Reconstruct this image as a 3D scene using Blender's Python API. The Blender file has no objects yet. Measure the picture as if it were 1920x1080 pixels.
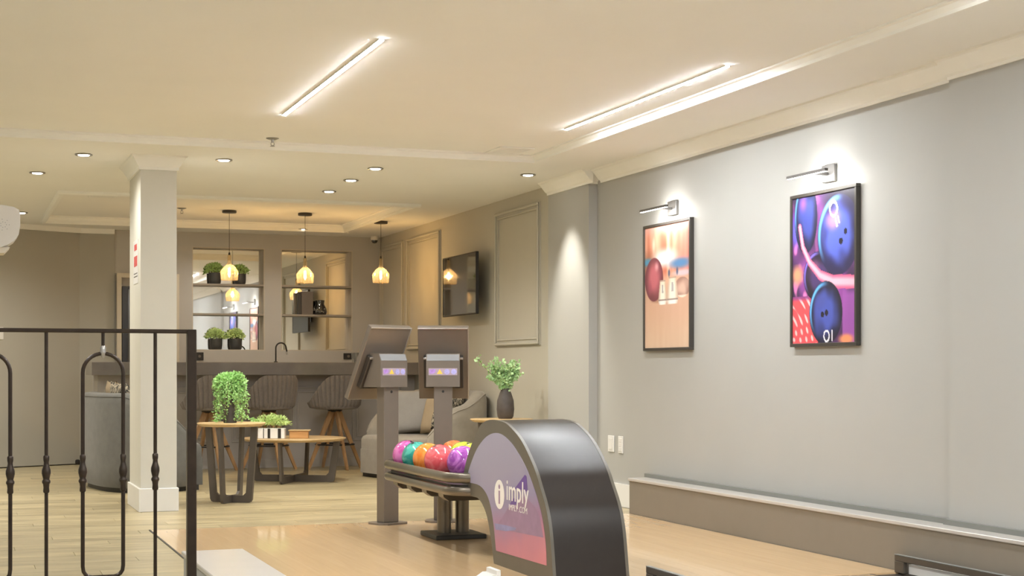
import bpy, bmesh, math, random
from mathutils import Vector, Matrix, noise as mnoise
random.seed(7)
PI = math.pi
scene = bpy.context.scene
COL = scene.collection

# ------------------------------------------------------------------ camera
# room axes: +Y runs from the lanes to the bar, +X to the poster wall, Z up (metres)
F = 2876.0; HY = 693.0; CAMH = 1.15; TH = math.atan(1047 / F)
SN, CS = math.sin(TH), math.cos(TH)
cam = bpy.data.cameras.new('camera'); camo = bpy.data.objects.new('camera', cam); COL.objects.link(camo)
camo.location = (0, 0, CAMH); camo.rotation_euler = (PI / 2, 0, -TH)
cam.sensor_width = 36.0; cam.lens = F / 1920 * 36.0; cam.shift_y = (HY - 540) / 1920.0
cam.clip_start = 0.05; cam.clip_end = 200
scene.camera = camo
# ------------------------------------------------------------------ world, exposure
w = bpy.data.worlds.new('world'); scene.world = w; w.use_nodes = True
w.node_tree.nodes['Background'].inputs[0].default_value = (0.9, 0.85, 0.75, 1)
w.node_tree.nodes['Background'].inputs[1].default_value = 0.05
vs = scene.view_settings
vs.view_transform = 'Standard'; vs.look = 'None'; vs.gamma = 1.0; vs.use_curve_mapping = False
vs.exposure = 0.30
# lamp powers (strips and downlights out of view are added to brighten the room)
LED_E = 255.0; LED_C = (0.935, 0.97, 1.0)
SPOT_W = 105.0; SPOT_C = (1.0, 0.955, 0.87)
PEND_W = 16.0; PEND_C = (1.0, 0.66, 0.30)
PIC_W = 3.4; PIC_C = (1.0, 0.97, 0.92)

# ------------------------------------------------------------------ measuring helpers (photo pixel -> point on a known plane)
def ray(x, y):
    u = (x - 960) / F; v = (y - HY) / F
    return (SN + u * CS, CS - u * SN, -v)
def atz(x, y, z=0.0):
    r = ray(x, y); t = (z - CAMH) / r[2]; return Vector((r[0] * t, r[1] * t, z))
def atx(x, y, X):
    r = ray(x, y); t = X / r[0]; return Vector((X, r[1] * t, CAMH + r[2] * t))
def aty(x, y, Y):
    r = ray(x, y); t = Y / r[1]; return Vector((r[0] * t, Y, CAMH + r[2] * t))

# ------------------------------------------------------------------ materials
def s2l(c):
    return tuple(((v / 255.0) / 12.92 if v / 255.0 <= 0.04045 else ((v / 255.0 + 0.055) / 1.055) ** 2.4) for v in c)
MATS = {}
def _new(name):
    m = bpy.data.materials.new(name); m.use_nodes = True
    return m, m.node_tree, m.node_tree.nodes['Principled BSDF']
def mat(name, col, rough=0.5, metal=0.0, var=0.05, scale=8.0, bump=0.0, bscale=60.0, coat=0.0, spec=0.5, sheen=0.0):
    """painted / plain material: a colour with faint noise mottling and optional fine relief"""
    m, nt, b = _new(name); N = nt.nodes; L = nt.links
    tc = N.new('ShaderNodeTexCoord'); no = N.new('ShaderNodeTexNoise'); no.inputs['Scale'].default_value = scale
    no.inputs['Detail'].default_value = 4
    L.new(tc.outputs['Object'], no.inputs['Vector'])
    r = N.new('ShaderNodeValToRGB')
    r.color_ramp.elements[0].position = 0.3; r.color_ramp.elements[1].position = 0.7
    r.color_ramp.elements[0].color = (*[max(0, c * (1 - var)) for c in col], 1)
    r.color_ramp.elements[1].color = (*[min(1, c * (1 + var)) for c in col], 1)
    L.new(no.outputs['Fac'], r.inputs['Fac']); L.new(r.outputs['Color'], b.inputs['Base Color'])
    b.inputs['Roughness'].default_value = rough; b.inputs['Metallic'].default_value = metal
    b.inputs['Coat Weight'].default_value = coat; b.inputs['Specular IOR Level'].default_value = spec
    b.inputs['Sheen Weight'].default_value = sheen
    if bump:
        n2 = N.new('ShaderNodeTexNoise'); n2.inputs['Scale'].default_value = bscale
        L.new(tc.outputs['Object'], n2.inputs['Vector'])
        bp = N.new('ShaderNodeBump'); bp.inputs['Strength'].default_value = bump; bp.inputs['Distance'].default_value = 0.01
        L.new(n2.outputs['Fac'], bp.inputs['Height']); L.new(bp.outputs['Normal'], b.inputs['Normal'])
    MATS[name] = m; return m
def wood(name, c1, c2, rough=0.4, axis='X', rand=0.12, coat=0.0, scale=1.0, across=9):
    m, nt, b = _new(name); N = nt.nodes; L = nt.links
    tc = N.new('ShaderNodeTexCoord'); oi = N.new('ShaderNodeObjectInfo'); mp = N.new('ShaderNodeMapping')
    s = {'X': (0.8, across, across), 'Y': (across, 0.8, across), 'Z': (across, across, 0.8)}[axis]
    mp.inputs['Scale'].default_value = tuple(v * scale for v in s)
    mu = N.new('ShaderNodeMath'); mu.operation = 'MULTIPLY'; mu.inputs[1].default_value = 37.0
    L.new(oi.outputs['Random'], mu.inputs[0])
    cb = N.new('ShaderNodeCombineXYZ'); L.new(mu.outputs[0], cb.inputs[0]); L.new(mu.outputs[0], cb.inputs[1])
    L.new(cb.outputs[0], mp.inputs['Location']); L.new(tc.outputs['Object'], mp.inputs['Vector'])
    no = N.new('ShaderNodeTexNoise'); no.inputs['Scale'].default_value = 2.2; no.inputs['Detail'].default_value = 7
    no.inputs['Distortion'].default_value = 0.6
    L.new(mp.outputs[0], no.inputs['Vector'])
    r = N.new('ShaderNodeValToRGB'); r.color_ramp.elements[0].position = 0.3; r.color_ramp.elements[1].position = 0.72
    r.color_ramp.elements[0].color = (*c1, 1); r.color_ramp.elements[1].color = (*c2, 1)
    L.new(no.outputs['Fac'], r.inputs['Fac'])
    hs = N.new('ShaderNodeHueSaturation')
    mr = N.new('ShaderNodeMapRange'); mr.inputs['To Min'].default_value = 1 - rand; mr.inputs['To Max'].default_value = 1 + rand
    L.new(oi.outputs['Random'], mr.inputs['Value']); L.new(mr.outputs[0], hs.inputs['Value'])
    L.new(r.outputs['Color'], hs.inputs['Color']); L.new(hs.outputs['Color'], b.inputs['Base Color'])
    b.inputs['Roughness'].default_value = rough; b.inputs['Coat Weight'].default_value = coat
    b.inputs['Coat Roughness'].default_value = 0.05
    MATS[name] = m; return m
def emit(name, col, strength):
    m, nt, b = _new(name)
    b.inputs['Base Color'].default_value = (*[min(1, c) for c in col], 1)
    b.inputs['Emission Color'].default_value = (*col, 1); b.inputs['Emission Strength'].default_value = strength
    MATS[name] = m; return m
def attr_print(name, rough=0.35):
    m, nt, b = _new(name); a = nt.nodes.new('ShaderNodeVertexColor'); a.layer_name = 'print'
    nt.links.new(a.outputs['Color'], b.inputs['Base Color']); b.inputs['Roughness'].default_value = rough
    MATS[name] = m; return m
def marble(name, c1, c2, scale=9.0):
    m, nt, b = _new(name); N = nt.nodes; L = nt.links
    tc = N.new('ShaderNodeTexCoord'); no = N.new('ShaderNodeTexNoise'); no.inputs['Scale'].default_value = scale
    no.inputs['Distortion'].default_value = 2.5; no.inputs['Detail'].default_value = 3
    L.new(tc.outputs['Object'], no.inputs['Vector'])
    r = N.new('ShaderNodeValToRGB'); r.color_ramp.elements[0].position = 0.42; r.color_ramp.elements[1].position = 0.6
    r.color_ramp.elements[0].color = (*c1, 1); r.color_ramp.elements[1].color = (*c2, 1)
    L.new(no.outputs['Fac'], r.inputs['Fac']); L.new(r.outputs['Color'], b.inputs['Base Color'])
    b.inputs['Roughness'].default_value = 0.12; b.inputs['Coat Weight'].default_value = 0.6
    b.inputs['Coat Roughness'].default_value = 0.04
    MATS[name] = m; return m

M_CEIL = mat('ceiling_paint', (0.90, 0.90, 0.87), 0.85, var=0.012, scale=1.5)
M_TRIM = mat('cornice_paint', (0.92, 0.92, 0.88), 0.6, var=0.01)
M_WALLR = mat('pale_grey_wall_paint', (0.415, 0.412, 0.39), 0.75, var=0.012, scale=2, bump=0.03, bscale=220)
M_TAUPE = mat('taupe_wall_paint', (0.50, 0.475, 0.405), 0.7, var=0.02, scale=2)
M_BARWALL = mat('grey_bar_wall_paint', (0.49, 0.475, 0.445), 0.7, var=0.02, scale=2)
M_LEFTW = mat('warm_taupe_wall_paint', (0.415, 0.40, 0.35), 0.75, var=0.02, scale=1.5)
M_COLUMN = mat('column_paint', (0.67, 0.66, 0.60), 0.7, var=0.012)
M_WHITE = mat('white_paint', (0.80, 0.79, 0.76), 0.45, var=0.01)
M_PLASTIC = mat('white_plastic', (0.78, 0.77, 0.74), 0.35, var=0.01)
M_AC = mat('off_white_appliance_plastic', (0.60, 0.565, 0.51), 0.4, var=0.01)
M_LEDGE = mat('ledge_front_paint', (0.225, 0.195, 0.158), 0.6, var=0.02)
M_LEDGETOP = mat('ledge_top_laminate', (0.50, 0.475, 0.445), 0.3, var=0.02)
M_STRIP = mat('grey_metal_strip', (0.21, 0.215, 0.20), 0.4, var=0.03)
M_IRON = mat('dark_bronze_iron', (0.045, 0.032, 0.024), 0.32, metal=0.6, var=0.15, scale=30)
M_SHELL = mat('satin_black_hood', (0.027, 0.021, 0.018), 0.36, var=0.06, scale=20, spec=0.32)
M_HOODSIDE = mat('olive_grey_panel', (0.125, 0.112, 0.09), 0.4, var=0.04, scale=6)
M_RACK = mat('taupe_metal_rack', (0.175, 0.152, 0.118), 0.28, metal=0.55, var=0.05)
M_RACKDARK = mat('dark_rack_channel', (0.035, 0.028, 0.022), 0.35, var=0.1)
M_BASEBLK = mat('black_base_plate', (0.035, 0.035, 0.032), 0.4, var=0.08)
M_KIOSK = mat('brown_grey_kiosk_metal', (0.20, 0.168, 0.138), 0.3, metal=0.3, var=0.04)
M_KDARK = mat('dark_kiosk_side', (0.05, 0.042, 0.036), 0.35, metal=0.2, var=0.05)
M_SILVER = mat('brushed_silver', (0.55, 0.54, 0.53), 0.3, metal=0.8, var=0.04)
M_KSTRIP = mat('pale_vent_panel', (0.24, 0.245, 0.25), 0.4, var=0.03)
M_CHROME = mat('satin_nickel', (0.45, 0.44, 0.43), 0.28, metal=0.9, var=0.03)
M_PICMETAL = mat('grey_lamp_metal', (0.16, 0.155, 0.15), 0.35, metal=0.7, var=0.03)
M_FRAMEBLK = mat('dark_picture_frame', (0.05, 0.045, 0.04), 0.35, var=0.05)
M_SCREEN = mat('dark_glossy_screen', (0.018, 0.017, 0.016), 0.06, var=0.0, spec=1.0, coat=1.0)
M_BLACK = mat('matt_black', (0.02, 0.018, 0.017), 0.5, var=0.05)
M_STOOL = mat('brown_grey_velvet', (0.20, 0.17, 0.148), 0.8, var=0.09, scale=40, sheen=0.3)
M_SOFA = mat('grey_green_sofa_fabric', (0.112, 0.110, 0.100), 0.9, var=0.10, scale=14, bump=0.2, bscale=160, sheen=0.25)
M_SOFAB = mat('beige_sofa_fabric', (0.30, 0.265, 0.215), 0.9, var=0.07, scale=14, bump=0.2, bscale=160, sheen=0.25)
M_CUSH = mat('light_grey_cushion', (0.36, 0.34, 0.315), 0.9, var=0.05, bump=0.2, bscale=200)
M_CUSHB = mat('beige_cushion', (0.42, 0.33, 0.22), 0.9, var=0.05, bump=0.2, bscale=200)
M_CUSHD = mat('dark_brown_cushion', (0.09, 0.072, 0.062), 0.9, var=0.08, bump=0.2, bscale=200)
M_PATT = marble('black_gold_patterned_fabric', (0.03, 0.028, 0.025), (0.55, 0.48, 0.36), 14); M_PATT.node_tree.nodes['Principled BSDF'].inputs['Roughness'].default_value = 0.9; M_PATT.node_tree.nodes['Principled BSDF'].inputs['Coat Weight'].default_value = 0
M_TBLWOOD = wood('light_oak_tabletop', (0.50, 0.34, 0.16), (0.66, 0.47, 0.25), 0.35, 'X')
M_TBLLEG = mat('dark_taupe_table_frame', (0.095, 0.078, 0.064), 0.4, var=0.05)
M_BOXWOOD = wood('orange_cedar_box', (0.45, 0.22, 0.07), (0.60, 0.33, 0.13), 0.45, 'X')
M_LEGWOOD = wood('oak_stool_leg', (0.36, 0.20, 0.09), (0.50, 0.31, 0.15), 0.4, 'Z')
M_COUNTER = mat('dark_brown_stone_counter', (0.19, 0.17, 0.155), 0.14, var=0.12, scale=5, coat=0.4)
M_BARFRONT = mat('bar_front_paint', (0.44, 0.41, 0.38), 0.6, var=0.02)
M_POT = mat('charcoal_ceramic_pot', (0.06, 0.06, 0.06), 0.4, var=0.06)
M_VASE = mat('dark_stoneware_vase', (0.075, 0.062, 0.057), 0.55, var=0.15, scale=18)
M_LEAF = mat('fresh_green_leaf', (0.42, 0.70, 0.27), 0.55, var=0.35, scale=45)
M_LEAFY = mat('yellow_green_leaf', (0.60, 0.78, 0.31), 0.55, var=0.3, scale=45)
M_LEAFD = mat('mid_green_leaf', (0.40, 0.60, 0.19), 0.55, var=0.35, scale=45)
M_LEAFE = mat('pale_eucalyptus_leaf', (0.48, 0.70, 0.36), 0.6, var=0.3, scale=45)
M_STEM = mat('green_brown_stem', (0.16, 0.15, 0.06), 0.6, var=0.1)
M_SHELF = mat('shelf_laminate', (0.34, 0.30, 0.25), 0.45, var=0.03)
M_NICHE = mat('niche_reveal_paint', (0.55, 0.50, 0.42), 0.6, var=0.02)
M_PLANKBASE = wood('lounge_oak_floor', (0.30, 0.245, 0.137), (0.51, 0.43, 0.262), 0.32, 'X', rand=0.0, across=6)
M_PLANK = wood('lounge_oak_plank', (0.30, 0.245, 0.137), (0.51, 0.43, 0.262), 0.32, 'X', rand=0.13, across=6)
M_APPR = wood('approach_maple_board', (0.76, 0.53, 0.295), (0.82, 0.58, 0.33), 0.18, 'Y', rand=0.03, coat=0.45)
M_LANE = wood('lane_maple', (0.50, 0.35, 0.19), (0.60, 0.44, 0.26), 0.12, 'Y', rand=0.0, coat=0.6)
M_GUT = mat('dark_gutter', (0.04, 0.033, 0.028), 0.4, var=0.1)
M_BUMP = mat('bumper_rail_metal', (0.10, 0.085, 0.07), 0.35, metal=0.3, var=0.05)
M_FRIDGE = mat('black_fridge', (0.03, 0.026, 0.024), 0.25, var=0.05)
M_GASKET = mat('grey_fridge_glass', (0.13, 0.12, 0.11), 0.1, var=0.05)
M_CREAM = mat('cream_frame_paint', (0.62, 0.56, 0.45), 0.55, var=0.02)
M_BOOKD = mat('charcoal_book_cloth', (0.06, 0.052, 0.045), 0.6, var=0.08)
M_BOOKG = mat('taupe_book_cloth', (0.16, 0.135, 0.115), 0.6, var=0.05)
M_RED = mat('red_print', (0.65, 0.12, 0.12), 0.5, var=0.02)
M_INK = mat('dark_print', (0.10, 0.09, 0.09), 0.5, var=0.02)
M_PAPER = mat('white_sign_vinyl', (0.82, 0.82, 0.82), 0.4, var=0.01)
M_PRINTW = mat('white_print', (0.88, 0.87, 0.86), 0.4, var=0.01)
M_LEDE = emit('led_diffuser', LED_C, LED_E)
M_DOWNE = emit('downlight_lens', (1.0, 0.93, 0.80), 28.0)
M_BULB = emit('warm_filament', (1.0, 0.66, 0.30), 40.0)
M_PICE = emit('picture_light_lens', (1.0, 0.97, 0.93), 4.0)
def glassy(name, col, tr=0.7, rough=0.03, translucent=0.0):
    m, nt, b = _new(name); N = nt.nodes; L = nt.links
    t = N.new('ShaderNodeBsdfTransparent'); t.inputs[0].default_value = (*col, 1)
    g = N.new('ShaderNodeBsdfGlossy'); g.inputs['Roughness'].default_value = rough
    lw = N.new('ShaderNodeLayerWeight'); lw.inputs['Blend'].default_value = 0.35
    mx = N.new('ShaderNodeMixShader'); L.new(lw.outputs['Facing'], mx.inputs[0]); L.new(t.outputs[0], mx.inputs[1]); L.new(g.outputs[0], mx.inputs[2])
    out = N['Material Output']
    if translucent:
        tl = N.new('ShaderNodeBsdfTranslucent'); tl.inputs[0].default_value = (*col, 1)
        m2 = N.new('ShaderNodeMixShader'); m2.inputs[0].default_value = translucent
        L.new(mx.outputs[0], m2.inputs[1]); L.new(tl.outputs[0], m2.inputs[2]); L.new(m2.outputs[0], out.inputs[0])
    else:
        L.new(mx.outputs[0], out.inputs[0])
    MATS[name] = m; return m
M_AMBER = glassy('amber_ribbed_glass', (1.0, 0.90, 0.72), translucent=0.05)
M_GLASS = glassy('clear_drinking_glass', (0.95, 0.95, 0.95))
m, nt, b = _new('silver_mirror'); b.inputs['Base Color'].default_value = (0.90, 0.89, 0.86, 1); b.inputs['Metallic'].default_value = 1; b.inputs['Roughness'].default_value = 0.015
M_MIRROR = m

# ------------------------------------------------------------------ mesh builder
class MB:
    def __init__(s): s.v = []; s.f = []
    def add(s, vs, fs):
        o = len(s.v); s.v += [tuple(p) for p in vs]; s.f += [tuple(i + o for i in f) for f in fs]; return s
    def box(s, x0, x1, y0, y1, z0, z1, M=None):
        vs = [Vector((x, y, z)) for z in (z0, z1) for y in (y0, y1) for x in (x0, x1)]
        if M: vs = [M @ p for p in vs]
        return s.add(vs, [(0, 2, 3, 1), (4, 5, 7, 6), (0, 1, 5, 4), (2, 6, 7, 3), (0, 4, 6, 2), (1, 3, 7, 5)])
    def cbox(s, x0, x1, y0, y1, z0, z1, c=0.005, M=None):
        """box with chamfered edges (24 verts)"""
        vs = []; fs = []
        cs = [(x, y, z) for z in (0, 1) for y in (0, 1) for x in (0, 1)]
        X = (x0, x1); Y = (y0, y1); Z = (z0, z1); idx = {}
        for (a, b_, d) in cs:
            for ax in range(3):
                p = [X[a], Y[b_], Z[d]]
                for k in range(3):
                    if k != ax: p[k] += c * (1 if (a, b_, d)[k] == 0 else -1)
                idx[(a, b_, d, ax)] = len(vs); vs.append(Vector(p))
        for ax in range(3):
            o = [k for k in range(3) if k != ax]
            for sd in (0, 1):
                q = []
                for (i, j) in ((0, 0), (1, 0), (1, 1), (0, 1)):
                    k = [0, 0, 0]; k[ax] = sd; k[o[0]] = i; k[o[1]] = j; q.append(idx[(*k, ax)])
                fs.append(tuple(q))
        for ax in range(3):
            o = [k for k in range(3) if k != ax]
            for i in (0, 1):
                for j in (0, 1):
                    q = []
                    k0 = [0, 0, 0]; k0[o[0]] = i; k0[o[1]] = j
                    k1 = list(k0); k1[ax] = 1
                    fs.append((idx[(*k0, o[0])], idx[(*k1, o[0])], idx[(*k1, o[1])], idx[(*k0, o[1])]))
        for k in cs: fs.append(tuple(idx[(*k, ax)] for ax in range(3)))
        if M: vs = [M @ p for p in vs]
        return s.add(vs, fs)
    def prism(s, poly, a0, a1, axis='X', M=None):
        """extrude a 2-D polygon; axis X: poly=(y,z); Y: (x,z); Z: (x,y)"""
        def P(p, a):
            return Vector({'X': (a, p[0], p[1]), 'Y': (p[0], a, p[1]), 'Z': (p[0], p[1], a)}[axis])
        n = len(poly); vs = [P(p, a0) for p in poly] + [P(p, a1) for p in poly]
        if M: vs = [M @ p for p in vs]
        return s.add(vs, [tuple(range(n - 1, -1, -1)), tuple(range(n, 2 * n))] + [(i, (i + 1) % n, n + (i + 1) % n, n + i) for i in range(n)])
    def lathe(s, prof, n=20, c=(0, 0, 0), M=None, ribs=0, ribd=0.0):
        vs = []; fs = []
        for (r, z) in prof:
            for k in range(n):
                a = 2 * PI * k / n; rr = r * (1 + (ribd * (1 if k % 2 else -1) if ribs else 0))
                vs.append(Vector((c[0] + rr * math.cos(a), c[1] + rr * math.sin(a), c[2] + z)))
        for i in range(len(prof) - 1):
            for k in range(n):
                k2 = (k + 1) % n; fs.append((i * n + k, i * n + k2, (i + 1) * n + k2, (i + 1) * n + k))
        if prof[0][0] > 1e-6: fs.append(tuple(range(n - 1, -1, -1)))
        if prof[-1][0] > 1e-6: fs.append(tuple((len(prof) - 1) * n + k for k in range(n)))
        if M: vs = [M @ p for p in vs]
        return s.add(vs, fs)
    def lathe_open(s, prof, n=20, c=(0, 0, 0)):
        f0 = len(s.f); s.lathe(prof, n, c)
        s.f = [f for f in s.f if len(f) == 4 or n == 4]
        return s
    def tube(s, pts, r, n=8, closed=False, cap=True, flat=None):
        """sweep a circle (or flat=(a,b) ellipse) along points"""
        pts = [Vector(p) for p in pts]; m = len(pts); vs = []; fs = []; up = None
        for i, p in enumerate(pts):
            a = pts[i - 1] if (i > 0 or closed) else p; b_ = pts[(i + 1) % m] if (i < m - 1 or closed) else p
            t = (b_ - a).normalized()
            if up is None:
                up = Vector((0, 0, 1)) if abs(t.z) < 0.9 else Vector((0, 1, 0))
            n1 = up - t * up.dot(t); n1.normalize(); n2 = t.cross(n1); up = n1
            rr = r[i] if isinstance(r, (list, tuple)) else r
            fa, fb = flat if flat else (1, 1)
            for k in range(n):
                an = 2 * PI * k / n; vs.append(p + (n1 * math.cos(an) * fa + n2 * math.sin(an) * fb) * rr)
        for i in range(m if closed else m - 1):
            j = (i + 1) % m
            for k in range(n):
                k2 = (k + 1) % n; fs.append((i * n + k, i * n + k2, j * n + k2, j * n + k))
        if cap and not closed:
            fs.append(tuple(range(n - 1, -1, -1))); fs.append(tuple((m - 1) * n + k for k in range(n)))
        return s.add(vs, fs)
    def bar(s, p0, p1, w0, d0, w1=None, d1=None, side=Vector((1, 0, 0))):
        """tapered rectangular bar between two points; side = width direction"""
        p0 = Vector(p0); p1 = Vector(p1); w1 = w1 or w0; d1 = d1 or d0
        t = (p1 - p0).normalized(); sd = (Vector(side) - t * Vector(side).dot(t)).normalized(); n = t.cross(sd)
        vs = []
        for p, w_, d_ in ((p0, w0, d0), (p1, w1, d1)):
            vs += [p - sd * w_ / 2 - n * d_ / 2, p + sd * w_ / 2 - n * d_ / 2, p + sd * w_ / 2 + n * d_ / 2, p - sd * w_ / 2 + n * d_ / 2]
        return s.add(vs, [(3, 2, 1, 0), (4, 5, 6, 7), (0, 1, 5, 4), (1, 2, 6, 5), (2, 3, 7, 6), (3, 0, 4, 7)])
    def sphere(s, r, c=(0, 0, 0), n=24, m=14, sc=(1, 1, 1), M=None):
        vs = [Vector((0, 0, -r))]; fs = []
        for i in range(1, m):
            ph = -PI / 2 + PI * i / m
            for k in range(n):
                a = 2 * PI * k / n; vs.append(Vector((r * math.cos(ph) * math.cos(a), r * math.cos(ph) * math.sin(a), r * math.sin(ph))))
        vs.append(Vector((0, 0, r))); T = len(vs) - 1
        for k in range(n): fs.append((0, 1 + (k + 1) % n, 1 + k)); fs.append((T, T - n + k, T - n + (k + 1) % n))
        for i in range(m - 2):
            for k in range(n):
                k2 = (k + 1) % n; fs.append((1 + i * n + k, 1 + i * n + k2, 1 + (i + 1) * n + k2, 1 + (i + 1) * n + k))
        vs = [Vector((p.x * sc[0] + c[0], p.y * sc[1] + c[1], p.z * sc[2] + c[2])) for p in vs]
        if M: vs = [M @ p for p in vs]
        return s.add(vs, fs)
    def build(s, name, material, parent=None, smooth=None, loc=None, fix=True):
        me = bpy.data.meshes.new(name); me.from_pydata(s.v, [], s.f)
        if fix:
            bm = bmesh.new(); bm.from_mesh(me); bmesh.ops.recalc_face_normals(bm, faces=bm.faces); bm.to_mesh(me); bm.free()
        if smooth is not None:
            me.shade_smooth(); me.set_sharp_from_angle(angle=math.radians(smooth))
        me.materials.append(material); me.update()
        return link(name, me, parent, loc)
def link(name, me, parent=None, loc=None):
    o = bpy.data.objects.new(name, me); COL.objects.link(o)
    if parent: o.parent = parent
    if loc is not None: o.location = loc
    return o
def thing(name, label, cat, loc=(0, 0, 0), rz=0.0, group=None):
    o = bpy.data.objects.new(name, None); COL.objects.link(o); o.location = loc; o.rotation_euler = (0, 0, rz)
    o.empty_display_size = 0.1
    return tag(o, label, cat, group)
def tag(o, label, cat, group=None):
    o['label'] = label; o['category'] = cat
    if group: o['group'] = group
    return o
def struct(o, label=None, cat=None):
    o['kind'] = 'structure'
    if label: o['label'] = label
    if cat: o['category'] = cat
    return o
def copy_tree(o, parent=None):
    c = o.copy(); COL.objects.link(c); c.parent = parent
    for ch in list(o.children): copy_tree(ch, c)
    return c
def text_mesh(name, txt, size, material, parent, M, extrude=0.0, sx=1.0, bold=0.0):
    cu = bpy.data.curves.new(name, 'FONT'); cu.body = txt; cu.size = size; cu.align_x = 'CENTER'; cu.align_y = 'CENTER'
    cu.extrude = extrude; cu.offset = bold; cu.resolution_u = 3
    to = bpy.data.objects.new(name, cu); COL.objects.link(to)
    dg = bpy.context.evaluated_depsgraph_get()
    me = bpy.data.meshes.new_from_object(to.evaluated_get(dg))
    bpy.data.objects.remove(to); bpy.data.curves.remove(cu)
    me.transform(M @ Matrix.Diagonal((sx, 1, 1, 1))); me.materials.clear(); me.materials.append(material)
    return link(name, me, parent)
def catmull(pts, sub=6):
    out = []; n = len(pts)
    for i in range(n - 1):
        p0 = pts[max(i - 1, 0)]; p1 = pts[i]; p2 = pts[i + 1]; p3 = pts[min(i + 2, n - 1)]
        for k in range(sub):
            t = k / sub
            out.append(tuple(0.5 * ((2 * p1[d]) + (-p0[d] + p2[d]) * t + (2 * p0[d] - 5 * p1[d] + 4 * p2[d] - p3[d]) * t * t + (-p0[d] + 3 * p1[d] - 3 * p2[d] + p3[d]) * t ** 3) for d in range(len(p1))))
    out.append(tuple(pts[-1])); return out
def lamp(name, kind, power, col, loc, parent=None, **kw):
    li = bpy.data.lights.new(name, kind); li.energy = power; li.color = col
    for k, v in kw.items():
        if k != 'rot': setattr(li, k, v)
    o = bpy.data.objects.new(name, li); COL.objects.link(o); o.location = loc
    if 'rot' in kw: o.rotation_euler = kw['rot']
    if parent: o.parent = parent
    return o

# ================================================================== ROOM SHELL
CZ = 2.88            # soffit height
TZ = 2.935           # raised tray height
XR = 5.28; XT = 5.26; XL = -3.0; YB = 19.5; YR = -7.0
# floor slab (lies a little lower than the planks laid on it)
floor = struct(MB().box(XL, XR + .2, YR, YB + .6, -0.12, -0.012).build('floor', M_PLANKBASE))
# lounge planks running across the room
PW, PL = 0.195, 1.55
full = MB().cbox(-PL / 2 + .0012, PL / 2 - .0012, -PW / 2 + .0012, PW / 2 - .0012, -0.012, 0.0, .0012)
fullme = None; rowi = 0
def plank(x0, x1, y0, y1):
    global fullme
    cx, cy = (x0 + x1) / 2, (y0 + y1) / 2
    if abs((x1 - x0) - PL) < 1e-4 and abs((y1 - y0) - PW) < 1e-4 and fullme:
        return link('floor_plank', fullme, floor, (cx, cy, 0))
    hx, hy = (x1 - x0) / 2 - .0012, (y1 - y0) / 2 - .0012
    o = MB().cbox(-hx, hx, -hy, hy, -0.012, 0.0, .0012).build('floor_plank', M_PLANK, floor, loc=(cx, cy, 0))
    if fullme is None and abs((x1 - x0) - PL) < 1e-4 and abs((y1 - y0) - PW) < 1e-4: fullme = o.data
    return o
APX0, APX1, APY0, APY1 = 1.325, 5.07, 7.43, 11.20
y = 7.30
while y < 18.2:
    y1 = y + PW; xmin = -0.95; xmax = 5.25
    if y1 <= APY1 + .001 or y < APY1 - .02:
        xmax = APX0 - .012
        if y1 > APY1: y1 = APY1
    x = xmin - (rowi * 0.61 % 1.0) * PL
    while x < xmax:
        a, b_ = max(x, xmin), min(x + PL, xmax)
        if b_ - a > .06: plank(a, b_, y, y1)
        x += PL
    y = y1; rowi += 1
# bowling approach: long maple boards running towards the lanes
appr = struct(MB().box(APX0, APX1, APY0, APY1, -0.012, -0.004).build('floor_approach', M_APPR))
nb = 36; bw = (APX1 - APX0) / nb
bme = None
for i in range(nb):
    cx = APX0 + (i + .5) * bw
    if bme is None:
        o = MB().box(-bw / 2 + .0003, bw / 2 - .0003, -(APY1 - APY0) / 2, (APY1 - APY0) / 2, -0.004, 0.001).build('approach_board', M_APPR, appr, loc=(cx, (APY0 + APY1) / 2, 0)); bme = o.data
    else: link('approach_board', bme, appr, (cx, (APY0 + APY1) / 2, 0))
struct(MB().box(APX0 - .012, APX0, APY0, APY1 + .012, -0.01, 0.003).build('trim_1', M_BLACK))
struct(MB().box(APX0, APX1, APY1, APY1 + .012, -.01, .0012).build('trim_10', M_PLANKBASE))
# lanes beyond the foul line (towards the viewer), gutters and cappings
struct(MB().box(1.56, 2.62, YR + .2, APY0, -0.012, 0.0).box(3.66, 4.84, YR + .2, APY0, -.012, 0.0).build('floor_lanes', M_LANE))
g = MB()
for (a, b_) in ((1.325, 1.56), (2.62, 2.86), (3.46, 3.66), (4.84, 5.07)):
    pr = [(a, 0.0), (a, -.011), (b_, -.011), (b_, 0.0), (b_ - .02, 0.0), (b_ - .04, -.008), (a + .04, -.008), (a + .02, 0.0)]
    g.prism(pr, YR + .2, APY0 - .004, 'Y')
struct(g.build('floor_gutters', M_GUT))
struct(MB().box(2.86, 3.46, YR + .2, APY0 - .004, -.012, .012).build('floor_capping', M_LEDGETOP))
# ledges beside the lanes
lr = struct(MB().box(APX1 + .006, XR - .001, YR + .2, APY1, 0, .262).build('ledge_right', M_LEDGE))
MB().cbox(APX1 - .006, XR - .001, YR + .2, APY1 + .008, .262, .285, .004).build('ledge_top', M_LEDGETOP, lr)
st = MB().box(XR - .055, XR - .0005, 7.23, 11.24, .285, .315).box(XR - .085, XR - .0005, YR + .2, 7.23, .285, .315)
st.build('back_strip', M_STRIP, lr)
ll = struct(MB().box(1.03, 1.30, YR + .2, 7.40, -.01, .262).build('ledge_left', M_WALLR))
MB().cbox(1.02, 1.315, YR + .2, 7.41, .262, .285, .004).build('ledge_top', M_LEDGETOP, ll)
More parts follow.
